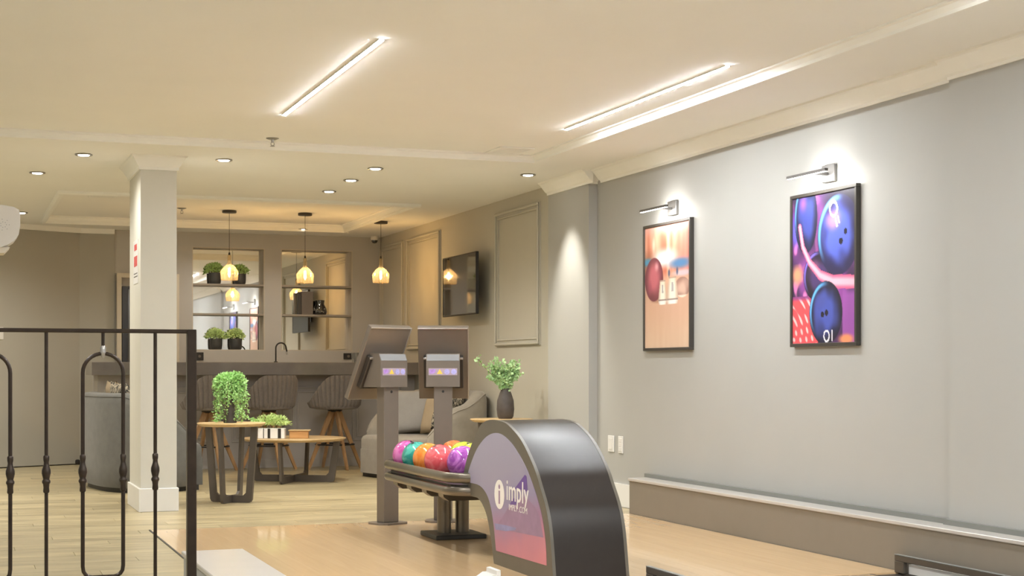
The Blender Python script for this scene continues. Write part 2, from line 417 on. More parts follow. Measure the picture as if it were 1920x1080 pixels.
# walls
wr = struct(MB().box(XR, XR + .15, YR, 13.32, 0, TZ + .1).box(XR - .045, XR, YR, 7.23, 0.0, CZ).build('wall_right', M_WALLR))
MB().box(5.20, XR, 12.33, 13.30, 0, CZ).build('pilaster', M_WALLR, wr)
struct(MB().box(XT, XT + .17, 13.30, YB + .4, 0, TZ + .1).build('wall_side', M_TAUPE))
struct(MB().box(XT - .022, XT, 13.32, 13.42, 0, CZ).build('trim_2', M_TAUPE))
# bar wall with two mirrored niches
NZ0, NZ1 = 1.392, 2.697; ND = 0.17
N1 = (2.817, 3.735); N2 = (3.945, 4.885)
wb = MB()
wb.box(1.87, N1[0], YB, YB + .3, 0, CZ).box(N1[1], N2[0], YB, YB + .3, 0, CZ).box(N2[1], XT + .01, YB, YB + .3, 0, CZ)
wb.box(N1[0], N1[1], YB, YB + .3, 0, NZ0).box(N2[0], N2[1], YB, YB + .3, 0, NZ0)
wb.box(N1[0], N1[1], YB, YB + .3, NZ1, CZ).box(N2[0], N2[1], YB, YB + .3, NZ1, CZ)
wback = struct(wb.build('wall_back', M_BARWALL))
for (a, b_) in (N1, N2):
    nl = MB()
    nl.box(a, a + .012, YB + .002, YB + ND, NZ0 + .012, NZ1 - .012).box(b_ - .012, b_, YB + .002, YB + ND, NZ0 + .012, NZ1 - .012)
    nl.box(a, b_, YB + .002, YB + ND, NZ0, NZ0 + .012).box(a, b_, YB + .002, YB + ND, NZ1 - .012, NZ1)
    nl.build('niche_lining', M_NICHE, wback)
    tag(MB().box(a + .013, b_ - .013, YB + ND, YB + ND + .012, NZ0 + .013, NZ1 - .013).build('niche_mirror', M_MIRROR),
        'tall mirror lining the back of the niche with potted plants' if a < 3 else 'tall mirror lining the back of the niche with the black ornament', 'mirror')
    for zz in (2.237, 1.862):
        tag(MB().cbox(a + .012, b_ - .012, YB + .004, YB + ND - .004, zz - .026, zz, .003).build('wall_shelf', M_SHELF),
            ('upper' if zz > 2 else 'lower') + ' thin shelf in the ' + ('left niche with potted plants' if a < 3 else 'right niche with the black ornament'), 'shelf', 'niche shelves')
# left part: frontal return, then an oblique wall
struct(MB().box(1.45, 1.87, YB - .02, YB + .3, 0, CZ).build('wall_return', M_LEFTW))
ob = [(1.45, YB - .02), (-2.99, 17.30), (-2.99, 17.55), (1.45, YB + .28)]
struct(MB().prism(ob, 0, CZ, 'Z').build('wall_oblique', M_LEFTW))
struct(MB().box(XL - .15, XL, YR, 17.55, 0, TZ + .1).build('wall_left', M_WALLR))
struct(MB().box(XL - .15, XR + .15, YR - .15, YR, -.1, TZ + .1).build('wall_rear', M_WALLR))
# cornice along the left walls
cn = MB().box(1.42, 1.865, YB - .075, YB - .02, CZ - .06, CZ)
d = Vector((-2.99 - 1.45, 17.30 - (YB - .02), 0)).normalized(); nrm = Vector((-d.y, d.x, 0))
if nrm.y > 0: nrm = -nrm
p0 = Vector((1.45, YB - .02, 0)); p1 = Vector((-2.99, 17.30, 0))
cn.prism([tuple(p.xy) for p in (p0, p1, p1 + nrm * .055, p0 + nrm * .055)], CZ - .06, CZ, 'Z')
struct(cn.build('trim_3', M_CEIL))
# ceiling: soffit with two raised trays
T1 = (-2.0, 4.56, -5.6, 11.98); T2 = (1.0, 4.54, 15.45, 18.55)
ce = MB()
ZT = TZ + .12
ce.box(T1[1], XR + .05, YR, T1[3], CZ, ZT).box(XL - .05, T1[0], YR, T1[3], CZ, ZT).box(T1[0], T1[1], YR, T1[2], CZ, ZT)
ce.box(XL - .05, XR + .05, T1[3], T2[2], CZ, ZT)
ce.box(XL - .05, T2[0], T2[2], T2[3], CZ, ZT).box(T2[1], XR + .05, T2[2], T2[3], CZ, ZT)
ce.box(XL - .05, XR + .05, T2[3], YB + .7, CZ, ZT)
ce.box(T1[0], T1[1], T1[2], T1[3], TZ, ZT).box(T2[0], T2[1], T2[2], T2[3], TZ, ZT)
ceil = struct(ce.build('ceiling', M_CEIL))
for (x0, x1, y0, y1) in (T1, T2):     # stepped cornice inside each tray
    q = [(0, CZ - .006), (0, TZ), (.05, TZ), (.05, TZ - .012), (.03, TZ - .016), (.018, CZ + .012), (.018, CZ - .006)]
    MB().prism([(y1 - a, z) for a, z in q], x0, x1, 'X').build('tray_cornice', M_TRIM, ceil)
    MB().prism([(y0 + a, z) for a, z in q], x0, x1, 'X').build('tray_cornice', M_TRIM, ceil)
    MB().prism([(x1 - a, z) for a, z in q], y0 + .05, y1 - .05, 'Y').build('tray_cornice', M_TRIM, ceil)
    MB().prism([(x0 + a, z) for a, z in q], y0 + .05, y1 - .05, 'Y').build('tray_cornice', M_TRIM, ceil)
# moulded frame hanging below the soffit round the far tray
x0, x1, y0, y1 = T2; q = [(-.055, CZ), (-.05, CZ - .022), (-.03, CZ - .034), (-.002, CZ - .036), (-.002, CZ)]
MB().prism([(y0 + a, z) for a, z in q], x0 - .055, x1 + .055, 'X').build('tray_frame', M_TRIM, ceil)
MB().prism([(y1 - a, z) for a, z in q], x0 - .055, x1 + .055, 'X').build('tray_frame', M_TRIM, ceil)
MB().prism([(x0 + a, z) for a, z in q], y0, y1, 'Y').build('tray_frame', M_TRIM, ceil)
MB().prism([(x1 - a, z) for a, z in q], y0, y1, 'Y').build('tray_frame', M_TRIM, ceil)
# crown moulding along the poster wall, wrapping the pilasters
def crown_profile(x):   # (x,z) polygon for a wall face at x
    return [(x, CZ), (x, CZ - .112), (x - .012, CZ - .112), (x - .014, CZ - .095), (x - .03, CZ - .085), (x - .06, CZ - .05), (x - .085, CZ - .02), (x - .10, CZ - .012), (x - .105, CZ)]
struct(MB().prism(crown_profile(XR), 7.23, 12.23, 'Y').build('trim_4', M_TRIM))
struct(MB().prism(crown_profile(XR - .045), YR, 7.23, 'Y').build('trim_5', M_TRIM))
c6 = MB().prism(crown_profile(5.20), 12.23, 13.30, 'Y')
c6.prism([(12.33 - (5.2 - a), z) for a, z in crown_profile(5.20)], 5.20, XR, 'X')
struct(c6.build('trim_6', M_TRIM))
# baseboards
struct(MB().box(XR - .018, XR, APY1 + .01, 12.33, 0, .19).box(5.20 - .018, 5.20, 12.31, 13.32, 0, .19).box(5.182, XR, 12.31, 12.33, 0, .19).build('baseboard_right', M_WHITE))
struct(MB().box(XT - .016, XT, 13.42, 17.9, 0, .15).build('baseboard_side', M_TAUPE))
# wall panels of the side wall: picture-frame mouldings
def frame_moulding(y0, y1, z0, z1, name):
    fr = None
    def pf(wd, dp): return [(0, 0), (dp * .5, 0), (dp, wd * .3), (dp * .55, wd * .55), (dp * .8, wd * .8), (0, wd)]
    wd, dp = .075, .028
    mbs = MB()
    for (a, b_, c, d_) in ((y0, y1, z0, z0 + wd), (y0, y1, z1 - wd, z1), (y0, y0 + wd, z0 + wd, z1 - wd), (y1 - wd, y1, z0 + wd, z1 - wd)):
        mbs.box(XT - .016, XT, a, b_, c, d_)
    fr = mbs.build(name, M_TAUPE); struct(fr)
    mb2 = MB()
    for (a, b_, c, d_) in ((y0 + .008, y1 - .008, z0 + .008, z0 + .034), (y0 + .008, y1 - .008, z1 - .034, z1 - .008), (y0 + .008, y0 + .034, z0 + .034, z1 - .034), (y1 - .034, y1 - .008, z0 + .034, z1 - .034)):
        mb2.cbox(XT - .036, XT - .016, a, b_, c, d_, .006)
    mb2.build('outer_bead', M_TAUPE, fr)
    mb3 = MB(); k = .055
    for (a, b_, c, d_) in ((y0 + k, y1 - k, z0 + k, z0 + k + .016), (y0 + k, y1 - k, z1 - k - .016, z1 - k), (y0 + k, y0 + k + .016, z0 + k + .016, z1 - k - .016), (y1 - k - .016, y1 - k, z0 + k + .016, z1 - k - .016)):
        mb3.cbox(XT - .026, XT - .016, a, b_, c, d_, .004)
    mb3.build('inner_bead', M_TAUPE, fr)
frame_moulding(13.64, 14.90, 1.385, 2.755, 'trim_7')
frame_moulding(16.82, 18.17, 1.385, 2.755, 'trim_8')
frame_moulding(18.36, 19.42, 1.385, 2.755, 'trim_9')
for i, (za, zb) in enumerate(((.25, 1.15),)):
    pass
# structural column
cx0, cx1, cy0, cy1 = 1.418, 1.705, 12.655, 13.46
colm = struct(MB().box(cx0, cx1, cy0, cy1, 0, CZ).build('column', M_COLUMN))
MB().cbox(1.40, 1.72, 12.637, 13.478, 0, .19, .004).build('base_skirting', M_WHITE, colm)
cc = MB()
steps = [(0.0, CZ - .115), (.016, CZ - .115), (.018, CZ - .09), (.03, CZ - .075), (.05, CZ - .04), (.065, CZ - .018), (.075, CZ - .012), (.08, CZ)]
vs_ = []; fs_ = []
for (o_, z_) in steps: vs_ += [(cx0 - o_, cy0 - o_, z_), (cx1 + o_, cy0 - o_, z_), (cx1 + o_, cy1 + o_, z_), (cx0 - o_, cy1 + o_, z_)]
for i in range(len(steps) - 1):
    for k in range(4): fs_.append((i * 4 + k, i * 4 + (k + 1) % 4, i * 4 + 4 + (k + 1) % 4, i * 4 + 4 + k))
cc.add(vs_, fs_).build('capital', M_TRIM, colm)

# ================================================================== LIGHT FIXTURES
def led_strip(x, y0, y1, label):
    t = thing('led_strip', label, 'light', (x, (y0 + y1) / 2, TZ), 0, 'linear LED strips')
    L_ = (y1 - y0) / 2
    MB().box(-.017, -.0125, -L_, L_, -.009, 0).box(.0125, .017, -L_, L_, -.009, 0).box(-.0125, .0125, -L_, L_, -.004, 0).build('channel', M_WHITE, t)
    MB().box(-.012, .012, -L_ + .004, L_ - .004, -.011, -.004).build('diffuser', M_LEDE, t)
led_strip(2.17, 8.02, 10.62, 'glowing linear LED strip left of centre on the ceiling')
led_strip(4.265, 8.02, 10.55, 'glowing linear LED strip next to the tray edge near the posters')
for yy in (3.3, -0.7, -4.7):  # strips added out of view, only for the light they give
    led_strip(2.17, yy, yy + 2.55, 'linear LED strip added to brighten the room, out of the view'); led_strip(4.265, yy, yy + 2.55, 'linear LED strip added to brighten the room, out of the view')
for yy in (4.6, 0.6, -4.0):  # further unseen strips, added to lift the light on the left
    led_strip(-0.8, yy, yy + 2.55, 'linear LED strip added to brighten the room, out of the view')
DL = [((157, 289), 'recessed downlight left of the column, nearer one'), ((70, 323), 'recessed downlight above the white air conditioner, left edge'),
      ((420, 299), 'recessed downlight just right of the column'), ((704, 315), 'recessed downlight nearest of the row of three'),
      ((658, 337), 'recessed downlight, middle of the row of three'), ((617, 358), 'recessed downlight, farthest of the row of three'),
      ((990, 327), 'recessed downlight beside the pilaster, washing it with light'), ((395, 425), 'recessed downlight before the bar wall, left one'),
      ((567, 429), 'recessed downlight before the bar wall, behind the middle pendant'), ((40, 398), 'recessed downlight half hidden by the air conditioner')]
OUT = [(-0.9, 12.7), (-0.9, 15.0), (-0.9, 17.2), (-2.2, 13.5), (-2.2, 16.2)]  # extra downlights added out of view to brighten the lounge
for (px, lab) in DL + [(q, 'downlight added to brighten the left part of the lounge, out of the view') for q in OUT]:
    p = atz(px[0], px[1], CZ) if abs(px[0]) > 5 else Vector((px[0], px[1], CZ))
    t = thing('recessed_downlight', lab, 'light', p, 0, 'recessed ceiling downlights')
    MB().lathe([(.044, -.002), (.066, -.002), (.070, -.006), (.066, -.012), (.050, -.010), (.044, -.002)], 24).build('trim_ring', M_CHROME, t, smooth=40)
    MB().lathe([(.046, -.005), (.040, -.013), (.0, -.016)], 20).build('lens', M_DOWNE, t, smooth=60)
    wash = px == (990, 327)
    li = lamp('downlight_lamp', 'SPOT', SPOT_W * (1.0 if wash else .30 if px in ((395, 425), (567, 429)) else .5 if px == (157, 289) else .95), SPOT_C if not wash else (1, .95, .85), (0, 0, -.03), t, spot_size=math.radians(152), spot_blend=1.0, shadow_soft_size=0.04)
    if wash:
        li.data.spot_size = math.radians(60); li.data.spot_blend = 0.9; li.rotation_euler = (0, math.radians(-16), 0)
def sprinkler(p, label):
    t = thing('fire_sprinkler', label, 'sprinkler', p, 0, 'ceiling fire sprinklers')
    MB().lathe([(.0, 0), (.05, 0), (.05, -.004), (.03, -.012), (.012, -.012), (.010, -.035)], 18).build('escutcheon', M_CHROME, t, smooth=40)
    MB().tube([(-.01, 0, -.033), (-.013, 0, -.05), (0, 0, -.06)], .003, 6).tube([(.01, 0, -.033), (.013, 0, -.05), (0, 0, -.06)], .003, 6).build('yoke', M_CHROME, t)
    MB().lathe([(.0, -.058), (.018, -.060), (.018, -.063), (0, -.063)], 14).build('deflector', M_CHROME, t)
sprinkler(atz(511, 259, TZ), 'small fire sprinkler on the ceiling below the left LED strip')
sprinkler(atz(341, 390, TZ), 'small fire sprinkler beside the column in the far tray')
def vent(p, sx, sy, label):
    t = thing('ceiling_vent', label, 'vent', p, 0, 'ceiling vents')
    f_ = MB(); f_.cbox(-sx, sx, -sy, -sy + .03, -.01, 0, .003).cbox(-sx, sx, sy - .03, sy, -.01, 0, .003).cbox(-sx, -sx + .03, -sy + .03, sy - .03, -.01, 0, .003).cbox(sx - .03, sx, -sy + .03, sy - .03, -.01, 0, .003)
    f_.build('frame', M_CEIL, t)
    MB().box(-sx + .03, sx - .03, -sy + .03, sy - .03, -.002, 0).build('backing', M_TAUPE, t)
    n = int((2 * sy - .06) / .035); me = None
    for i in range(n):
        yy = -sy + .03 + (i + .5) * (2 * sy - .06) / n
        if me is None:
            me = MB().box(-sx + .03, sx - .03, -.012, .012, -.009, -.005).build('slat', M_CEIL, t, loc=(0, yy, 0)).data
        else: link('slat', me, t, (0, yy, 0))
vent(atz(955, 282, TZ), .15, .20, 'square air vent in the ceiling near the tray corner')
vent(atz(193, 367, TZ), .14, .14, 'small air vent in the far tray left of the column')

# pendants over the bar
def make_pendant(label, p, drop):
    t = thing('pendant_lamp', label, 'lamp', p, 0, 'amber glass pendants over the bar')
    MB().lathe([(0, 0), (.078, 0), (.08, -.003), (.08, -.026), (.074, -.03), (0, -.03)], 28).build('canopy', M_FRAMEBLK, t, smooth=40)
    MB().tube([(0, 0, -.03), (0, 0, -drop)], .0028, 6).build('cord', M_BLACK, t)
    z = -drop
    MB().lathe([(.006, z + .03), (.010, z + .02), (.012, z)], 12).build('cord_grip', M_BLACK, t, smooth=40)
    sh = [(.020, z), (.022, z - .075), (.027, z - .105), (.060, z - .135), (.095, z - .175), (.100, z - .19), (.094, z - .275), (.088, z - .282)]
    s_ = MB().lathe_open(sh, 12).build('shade', M_AMBER, t, smooth=25)
    rb = MB()
    for k in range(12):
        a = 2 * PI * k / 12
        rb.tube([(r * 1.004 * math.cos(a), r * 1.004 * math.sin(a), zz) for r, zz in sh[2:]], .0022, 5)
    for (r, zz) in (sh[5], sh[7]):
        rb.tube([(r * math.cos(2 * PI * k / 24), r * math.sin(2 * PI * k / 24), zz) for k in range(24)], .0028, 5, closed=True)
    rb.build('glass_rib', M_AMBER, s_)
    MB().lathe([(.014, z - .09), (.016, z - .13), (.0, z - .133)], 12).build('socket', M_CHROME, t, smooth=40)
    MB().lathe([(.0, z - .135), (.013, z - .145), (.026, z - .20), (.020, z - .235), (0, z - .25)], 14).build('bulb', M_GLASS, t, smooth=60)
    MB().tube([(.006, 0, z - .145), (.008, 0, z - .225), (-.008, 0, z - .225), (-.006, 0, z - .145)], .0055, 6).build('filament', M_BULB, t)
    lamp('pendant_glow', 'POINT', PEND_W, PEND_C, (0, 0, z - .19), t, shadow_soft_size=.02)
    return t
pz = TZ
pa = aty(430, 403, 17.25); pb = aty(572, 408, 17.25); pc = aty(714, 415, 17.33)
make_pendant('amber glass pendant lamp hanging above the left bar stool', (pa.x, 17.25, TZ), .50)
make_pendant('amber glass pendant lamp in the middle of the three over the bar', (pb.x, 17.25, TZ), .515)
make_pendant('amber glass pendant lamp nearest the side wall, rightmost of three', (pc.x, 17.33, CZ), .435)

# posters and picture lights
def lerp(a, b_, t): return tuple(a[i] + (b_[i] - a[i]) * t for i in range(3))
def sm(a, b_, t):
    t = max(0, min(1, (t - a) / (b_ - a))) if a != b_ else (1.0 if t > a else 0.0)
    return t * t * (3 - 2 * t)
def ell(u, t, cu, ct, ru, rt): return math.hypot((u - cu) / ru, (t - ct) / rt)
def nz(u, t, s=4, o=0): return mnoise.noise(Vector((u * s + o, t * s, o * 1.7)))
def paint_lane(u, t):   # bowling ball and shoes on a wooden lane
    st_ = .5 + .5 * math.sin(u * 30 + 4 * nz(u, t * .3, 3)); st_ = st_ * .5 + .5 * (nz(u * 1.6, t * .25, 8, 3) + .5)
    c = lerp((186, 84, 62), (240, 184, 152), max(0, min(1, st_)))
    c = lerp(c, (222, 112, 104), sm(.55, 1, u) * .65)
    c = lerp(c, (232, 170, 160), (1 - sm(.0, .10, t)) * .7)
    c = lerp(c, (120, 74, 50), sm(.14, .27, t) * (1 - sm(.1, .45, u)) * .55)
    c = lerp(c, (246, 226, 206), (1 - sm(.1, 1, ell(u, t, .2, .15, .05, .10))) * .7)
    g_ = 1 - sm(.1, 1, ell(u, t, .45, .27, .40, .11)); c = lerp(c, (232, 240, 246), g_)
    g_ = 1 - sm(.2, 1, ell(u, t, .06, .285, .16, .05)); c = lerp(c, (64, 140, 180), g_)
    g_ = 1 - sm(.2, 1, ell(u, t, .80, .325, .36, .065)); c = lerp(c, (66, 118, 170), g_)
    fl = lerp((212, 168, 142), (220, 188, 160), sm(.6, 1, t)); fl = lerp(fl, (204, 160, 128), .25 * (nz(u * 3, t * .6, 5, 9) + .5))
    c = lerp(c, fl, sm(.36, .47, t))
    c = lerp(c, (196, 190, 206), (1 - sm(.3, 1, ell(u, t, .85, .405, .32, .035))) * .8)
    c = lerp(c, (150, 104, 84), (1 - sm(.3, 1, ell(u, t, .30, .61, .22, .03))) * .6)
    e = ell(u, t, .21, .435, .215, .185)
    if e < 1:
        b_ = lerp((190, 92, 108), (104, 40, 56), sm(.25, 1, e + .2 * nz(u, t, 7, 5))); b_ = lerp(b_, (232, 164, 172), (1 - sm(0, 1, ell(u, t, .27, .33, .07, .06))) * .85)
        b_ = lerp(b_, (150, 60, 86), (1 - sm(.2, 1, ell(u, t, .12, .50, .06, .09))) * .6)
        c = lerp(b_, c, sm(.95, 1, e))
    # a shoe lying on its side, then the backs of two upright shoes
    e = ell(u, t, .84, .52, .17, .085)
    if e < 1:
        b_ = lerp((214, 178, 160), (150, 108, 96), sm(.2, 1, e + .3 * nz(u, t, 14, 6))); b_ = lerp(b_, (240, 226, 212), sm(.575, .59, t)); c = lerp(b_, c, sm(.92, 1, e))
    for (cu, t0, t1, w0, w1) in ((.405, .445, .645, .065, .095), (.625, .425, .650, .085, .125)):
        if t0 < t < t1:
            k = (t - t0) / (t1 - t0); w_ = w0 + (w1 - w0) * sm(0, .8, k); x_ = abs(u - cu) / w_
            if k > .9: x_ *= 1 + (k - .9) * 2
            if x_ < 1:
                b_ = lerp((246, 236, 222), (196, 172, 150), sm(.3, 1, x_)); b_ = lerp(b_, (214, 190, 164), .5 * sm(.0, .4, .4 - k))
                if k > .84: b_ = lerp((252, 248, 242), (214, 200, 188), sm(.4, 1, x_))
                elif .80 < k < .84: b_ = lerp(b_, (120, 100, 98), .8)
                if x_ < .22 and .2 < k < .55: b_ = lerp(b_, (110, 108, 120), .55)
                if k < .08: b_ = lerp(b_, (150, 124, 108), .7)
                c = lerp(b_, c, sm(.93, 1, x_))
    for (cu, ct) in ((.55, .395), (.73, .385)):
        g_ = 1 - sm(.3, 1, ell(u, t, cu, ct, .035, .045)); c = lerp(c, (46, 66, 104), g_ * .85)
    return c
def paint_neon(u, t):   # glossy blue balls on a ball return in neon light
    n1 = nz(u, t, 5, 2); n2 = nz(u, t, 11, 7)
    c = lerp((44, 26, 60), (128, 54, 140), sm(-.4, .5, n1))
    c = lerp(c, (236, 120, 190), sm(.05, .5, n2) * (1 - sm(.2, .5, u)) * .9)
    c = lerp(c, (240, 170, 90), (1 - sm(.2, 1, ell(u, t, .28, .09, .1, .05))) * .8)
    c = lerp(c, (90, 90, 235), (1 - sm(.2, 1, ell(u, t, .06, .22, .13, .16))) * .9)
    c = lerp(c, (20, 16, 34), (1 - sm(.5, 1, ell(u, t, .85, .05, .4, .14))))
    if t > .45 and u < .3: c = lerp(c, (232, 150, 110), (1 - sm(.2, 1, ell(u, t, .08, .53, .14, .1))))
    if u > .8 and t > .62: c = lerp(c, (146, 70, 160), sm(.62, .7, t) * .9)
    if t > .68 and u < .42:
        net = (.5 + .5 * math.sin(70 * math.hypot(u + .05, (t - .9) * 1.2))) * (.6 + .4 * math.sin(u * 60 - t * 90))
        c = lerp((226, 70, 78), (246, 190, 190), sm(.4, .7, net)); c = lerp(c, (130, 50, 120), sm(.72, .68, t))
    c = lerp(c, (235, 140, 90), (1 - sm(.3, 1, ell(u, t, .86, .98, .16, .05))))
    def ball(c, cu, ct, ru, rt, base, dark, hl, rim):
        e = ell(u, t, cu, ct, ru, rt)
        if e >= 1: return c
        b_ = lerp(base, dark, sm(.35, .95, e + .25 * nz(u, t, 9, 4)))
        b_ = lerp(b_, hl, (1 - sm(.0, 1, ell(u, t, cu - ru * .25, ct - rt * .38, ru * .5, rt * .36))) * .85)
        a = math.atan2(t - ct, u - cu)
        r_ = sm(.80, .9, e) * (1 - sm(.93, 1.0, e)) * sm(.2, 1.0, math.cos(a - (-2.55)))
        b_ = lerp(b_, rim, r_)
        return lerp(b_, c, sm(.98, 1, e))
    c = ball(c, .22, .14, .19, .25, (48, 62, 150), (16, 18, 44), (150, 80, 200), (90, 170, 255))
    c = ball(c, .42, .55, .24, .17, (60, 40, 96), (18, 12, 26), (150, 70, 110), (120, 100, 220))
    c = ball(c, .74, .29, .33, .27, (70, 88, 196), (24, 22, 62), (214, 130, 226), (96, 190, 255))
    # pink rail
    pth = [(.12, .20), (.17, .34), (.28, .45), (.45, .545), (.65, .595), (1.02, .612)]
    dd = 9
    for i in range(len(pth) - 1):
        a, b_ = pth[i], pth[i + 1]; ax, ay = b_[0] - a[0], (b_[1] - a[1]) * 1.27
        px, py = u - a[0], (t - a[1]) * 1.27; k = max(0, min(1, (px * ax + py * ay) / (ax * ax + ay * ay)))
        dd = min(dd, math.hypot(px - ax * k, py - ay * k))
    wd = .028 + .03 * sm(.1, .8, u)
    if dd < wd: c = lerp((248, 176, 196), (206, 78, 122), sm(.2, 1, dd / wd))
    c = ball(c, .54, .80, .265, .215, (58, 74, 168), (14, 14, 34), (60, 70, 150), (90, 180, 255))
    for (cu, ct, ru, rt) in ((.78, .335, .03, .022), (.85, .275, .025, .02), (.49, .81, .028, .02), (.555, .80, .028, .02)):
        if ell(u, t, cu, ct, ru, rt) < 1: c = (14, 12, 26)
    # white numerals on the balls
    for (cu, ct, rot, k) in ((.665, .115, .35, 1.1), (.555, .955, .0, .8)):
        du, dt = (u - cu) / k, (t - ct) * 1.27 / k
        x_ = du * math.cos(rot) - dt * math.sin(rot); y_ = du * math.sin(rot) + dt * math.cos(rot)
        e = math.hypot(x_ / .055, y_ / .060)
        if .74 < e < 1.10: c = (240, 236, 246)
        if abs(x_ + (.0 if rot else -.11)) < .011 and (.082 < y_ < .15 if rot else -.06 < y_ < .06): c = (240, 236, 246)
        if rot and abs(x_ - .038) < .009 and .078 < y_ < .14: c = (240, 236, 246)
    return c
def poster(label, yc, fn, wd, z0, z1, xw):
    t = thing('framed_poster', label, 'poster', (xw, yc, z0))
    hw = wd / 2; H_ = z1 - z0; D = .036; fw = .022
    fm = MB()
    for (a, b_, c, d_) in ((-hw, hw, 0, fw), (-hw, hw, H_ - fw, H_), (-hw, -hw + fw, fw, H_ - fw), (hw - fw, hw, fw, H_ - fw)):
        fm.cbox(-D, -.001, a, b_, c, d_, .002)
    fm.build('frame', M_FRAMEBLK, t)
    nu, nv = 130, 160; vs = []; fs = []; cols = []
    for j in range(nv + 1):
        for i in range(nu + 1):
            vs.append((-D + .010, hw - fw - (wd - 2 * fw) * i / nu, H_ - fw - (H_ - 2 * fw) * j / nv))
            cols.append(s2l([max(0, min(255, q * .9 + 22)) for q in fn(i / nu, j / nv)]))  # print colours paled evenly: a haze of reflected light mixed in
    for j in range(nv):
        for i in range(nu):
            a = j * (nu + 1) + i; fs.append((a, a + nu + 1, a + nu + 2, a + 1))
    me = bpy.data.meshes.new('print'); me.from_pydata(vs, [], fs)
    at = me.color_attributes.new('print', 'FLOAT_COLOR', 'POINT')
    for i, q in enumerate(cols): at.data[i].color = (*q, 1)
    me.materials.append(MATS.get('poster_print') or attr_print('poster_print')); link('print', me, t)
    MB().box(-D + .011, -.001, -hw + .004, hw - .004, .004, H_ - .004).build('backing_board', M_BLACK, t)
poster('framed poster of a red bowling ball and pale shoes on a lane', 10.885, paint_lane, .845, 1.30, 2.308, XR)
poster('framed poster of glossy blue bowling balls and a pink rail', 8.585, paint_neon, .80, 1.30, 2.305, XR)
def picture_light(label, yc, z):
    t = thing('picture_light', label, 'light', (XR, yc, z), 0, 'picture lights above the posters')
    MB().cbox(-.026, -.0005, -.075, .075, -.055, .055, .003).build('wall_plate', M_PICMETAL, t)
    MB().cbox(-.17, -.026, -.012, .012, -.012, .004, .002).build('arm', M_PICMETAL, t)
    MB().cbox(-.192, -.166, -.235, .235, -.018, .000, .002).build('light_bar', M_PICMETAL, t)
    MB().box(-.189, -.169, -.230, .230, -.0215, -.018).build('diffuser', M_PICE, t)
    lamp('picture_lamp', 'AREA', PIC_W, PIC_C, (-.179, 0, -.026), t, shape='RECTANGLE', size=.012, size_y=.44, rot=(0, math.radians(-28), 0))
    lamp('picture_lamp_up', 'AREA', PIC_W * .42, PIC_C, (-.160, 0, -.010), t, shape='RECTANGLE', size=.012, size_y=.30, rot=(0, math.radians(-84), 0))
picture_light('slim picture light over the red ball poster', 10.80, 2.408)
picture_light('slim picture light over the blue ball poster', 8.53, 2.405)
# switch plates
def plate(name, label, cat, p, wy, hz, rockers, parent_rot=0):
    t = thing(name, label, cat, p, parent_rot)
    MB().cbox(-.010, -.0005, -wy, wy, -hz, hz, .003).build('cover_plate', M_PLASTIC, t)
    for i in range(rockers):
        zz = (i - (rockers - 1) / 2) * (2 * hz * .8 / rockers)
        MB().cbox(-.014, -.009, -wy * .6, wy * .6, zz - hz * .7 / rockers, zz + hz * .7 / rockers, .002).build('rocker', M_PLASTIC, t)
p = atx(1147, 832, XR); plate('wall_switch', 'wide white blank plate on the pale wall, left of two', 'switch plate', p, .062, .070, 1)
p = atx(1165, 834, XR); plate('wall_switch', 'narrow white switch plate on the pale wall, right of two', 'switch plate', p, .046, .072, 3)

# ================================================================== TV, camera, AC, column notice
t = thing('television', 'wall mounted flat television on the taupe side wall', 'television', (XT, 15.66, 2.055))
TX = -.165; hw, hh = .575, .325
bz = MB()
for (a, b_, c, d_) in ((-hw, hw, -hh, -hh + .014), (-hw, hw, hh - .01, hh), (-hw, -hw + .01, -hh + .014, hh - .01), (hw - .01, hw, -hh + .014, hh - .01)):
    bz.cbox(TX - .004, TX + .03, a, b_, c, d_, .002)
bz.build('bezel', M_BLACK, t)
MB().box(TX, TX + .004, -hw + .009, hw - .009, -hh + .012, hh - .009).build('screen', M_SCREEN, t)
MB().box(TX + .004, TX + .028, -hw + .009, hw - .009, -hh + .012, hh - .009).cbox(TX + .028, TX + .055, -.35, .35, -.24, .16, .01).build('back_shell', M_BLACK, t)
MB().box(TX + .055, -.02, -.05, .05, -.05, .05).cbox(-.02, -.0005, -.11, .11, -.16, .16, .003).tube([(-.06, -.2, -.2), (-.06, -.32, -.2)], .008, 6).build('wall_bracket', M_FRAMEBLK, t)
t = thing('security_camera', 'small white dome camera near the ceiling in the far corner', 'camera', (XT - .12, YB - .16, CZ))
MB().lathe([(0, 0), (.05, 0), (.052, -.03), (.045, -.05)], 18).build('housing', M_PLASTIC, t, smooth=40)
MB().lathe([(.042, -.05), (.040, -.065), (.028, -.085), (0, -.093)], 18).build('dome', M_SCREEN, t, smooth=60)
# white rounded air conditioner at the left edge
aq = aty(38, 425, 10.5); ac_x = aq.x
t = thing('air_conditioner', 'white rounded air conditioner hanging at the left edge', 'air conditioner', (ac_x - .55, 10.5, 2.0))
k = 10.0 / F
prof = [(-.28, .32), (-.02, .30), (.40, .285), (.52, .26), (.55, .22), (.55, .12), (.54, .05), (.50, -.01), (.42, -.05), (.30, -.075), (-.28, -.08)]
zs = 2.0
acp = [(.55 + (px - 38) * 10.0 / F * 1.0, CAMH + (HY - py) * 10.0 / F - zs) for px, py in ((-150, 382), (-40, 383), (5, 385), (26, 388), (36, 393), (38, 402), (38, 424), (35, 440), (28, 450), (16, 459), (4, 464), (-12, 466), (-150, 466))]
MB().prism(acp, 0, .30, 'Y').build('body', M_AC, t, smooth=35)
ins = [(a * .985 - .002, .5 * (z_ - .97) * .0 + z_) for a, z_ in acp]
gr = MB()
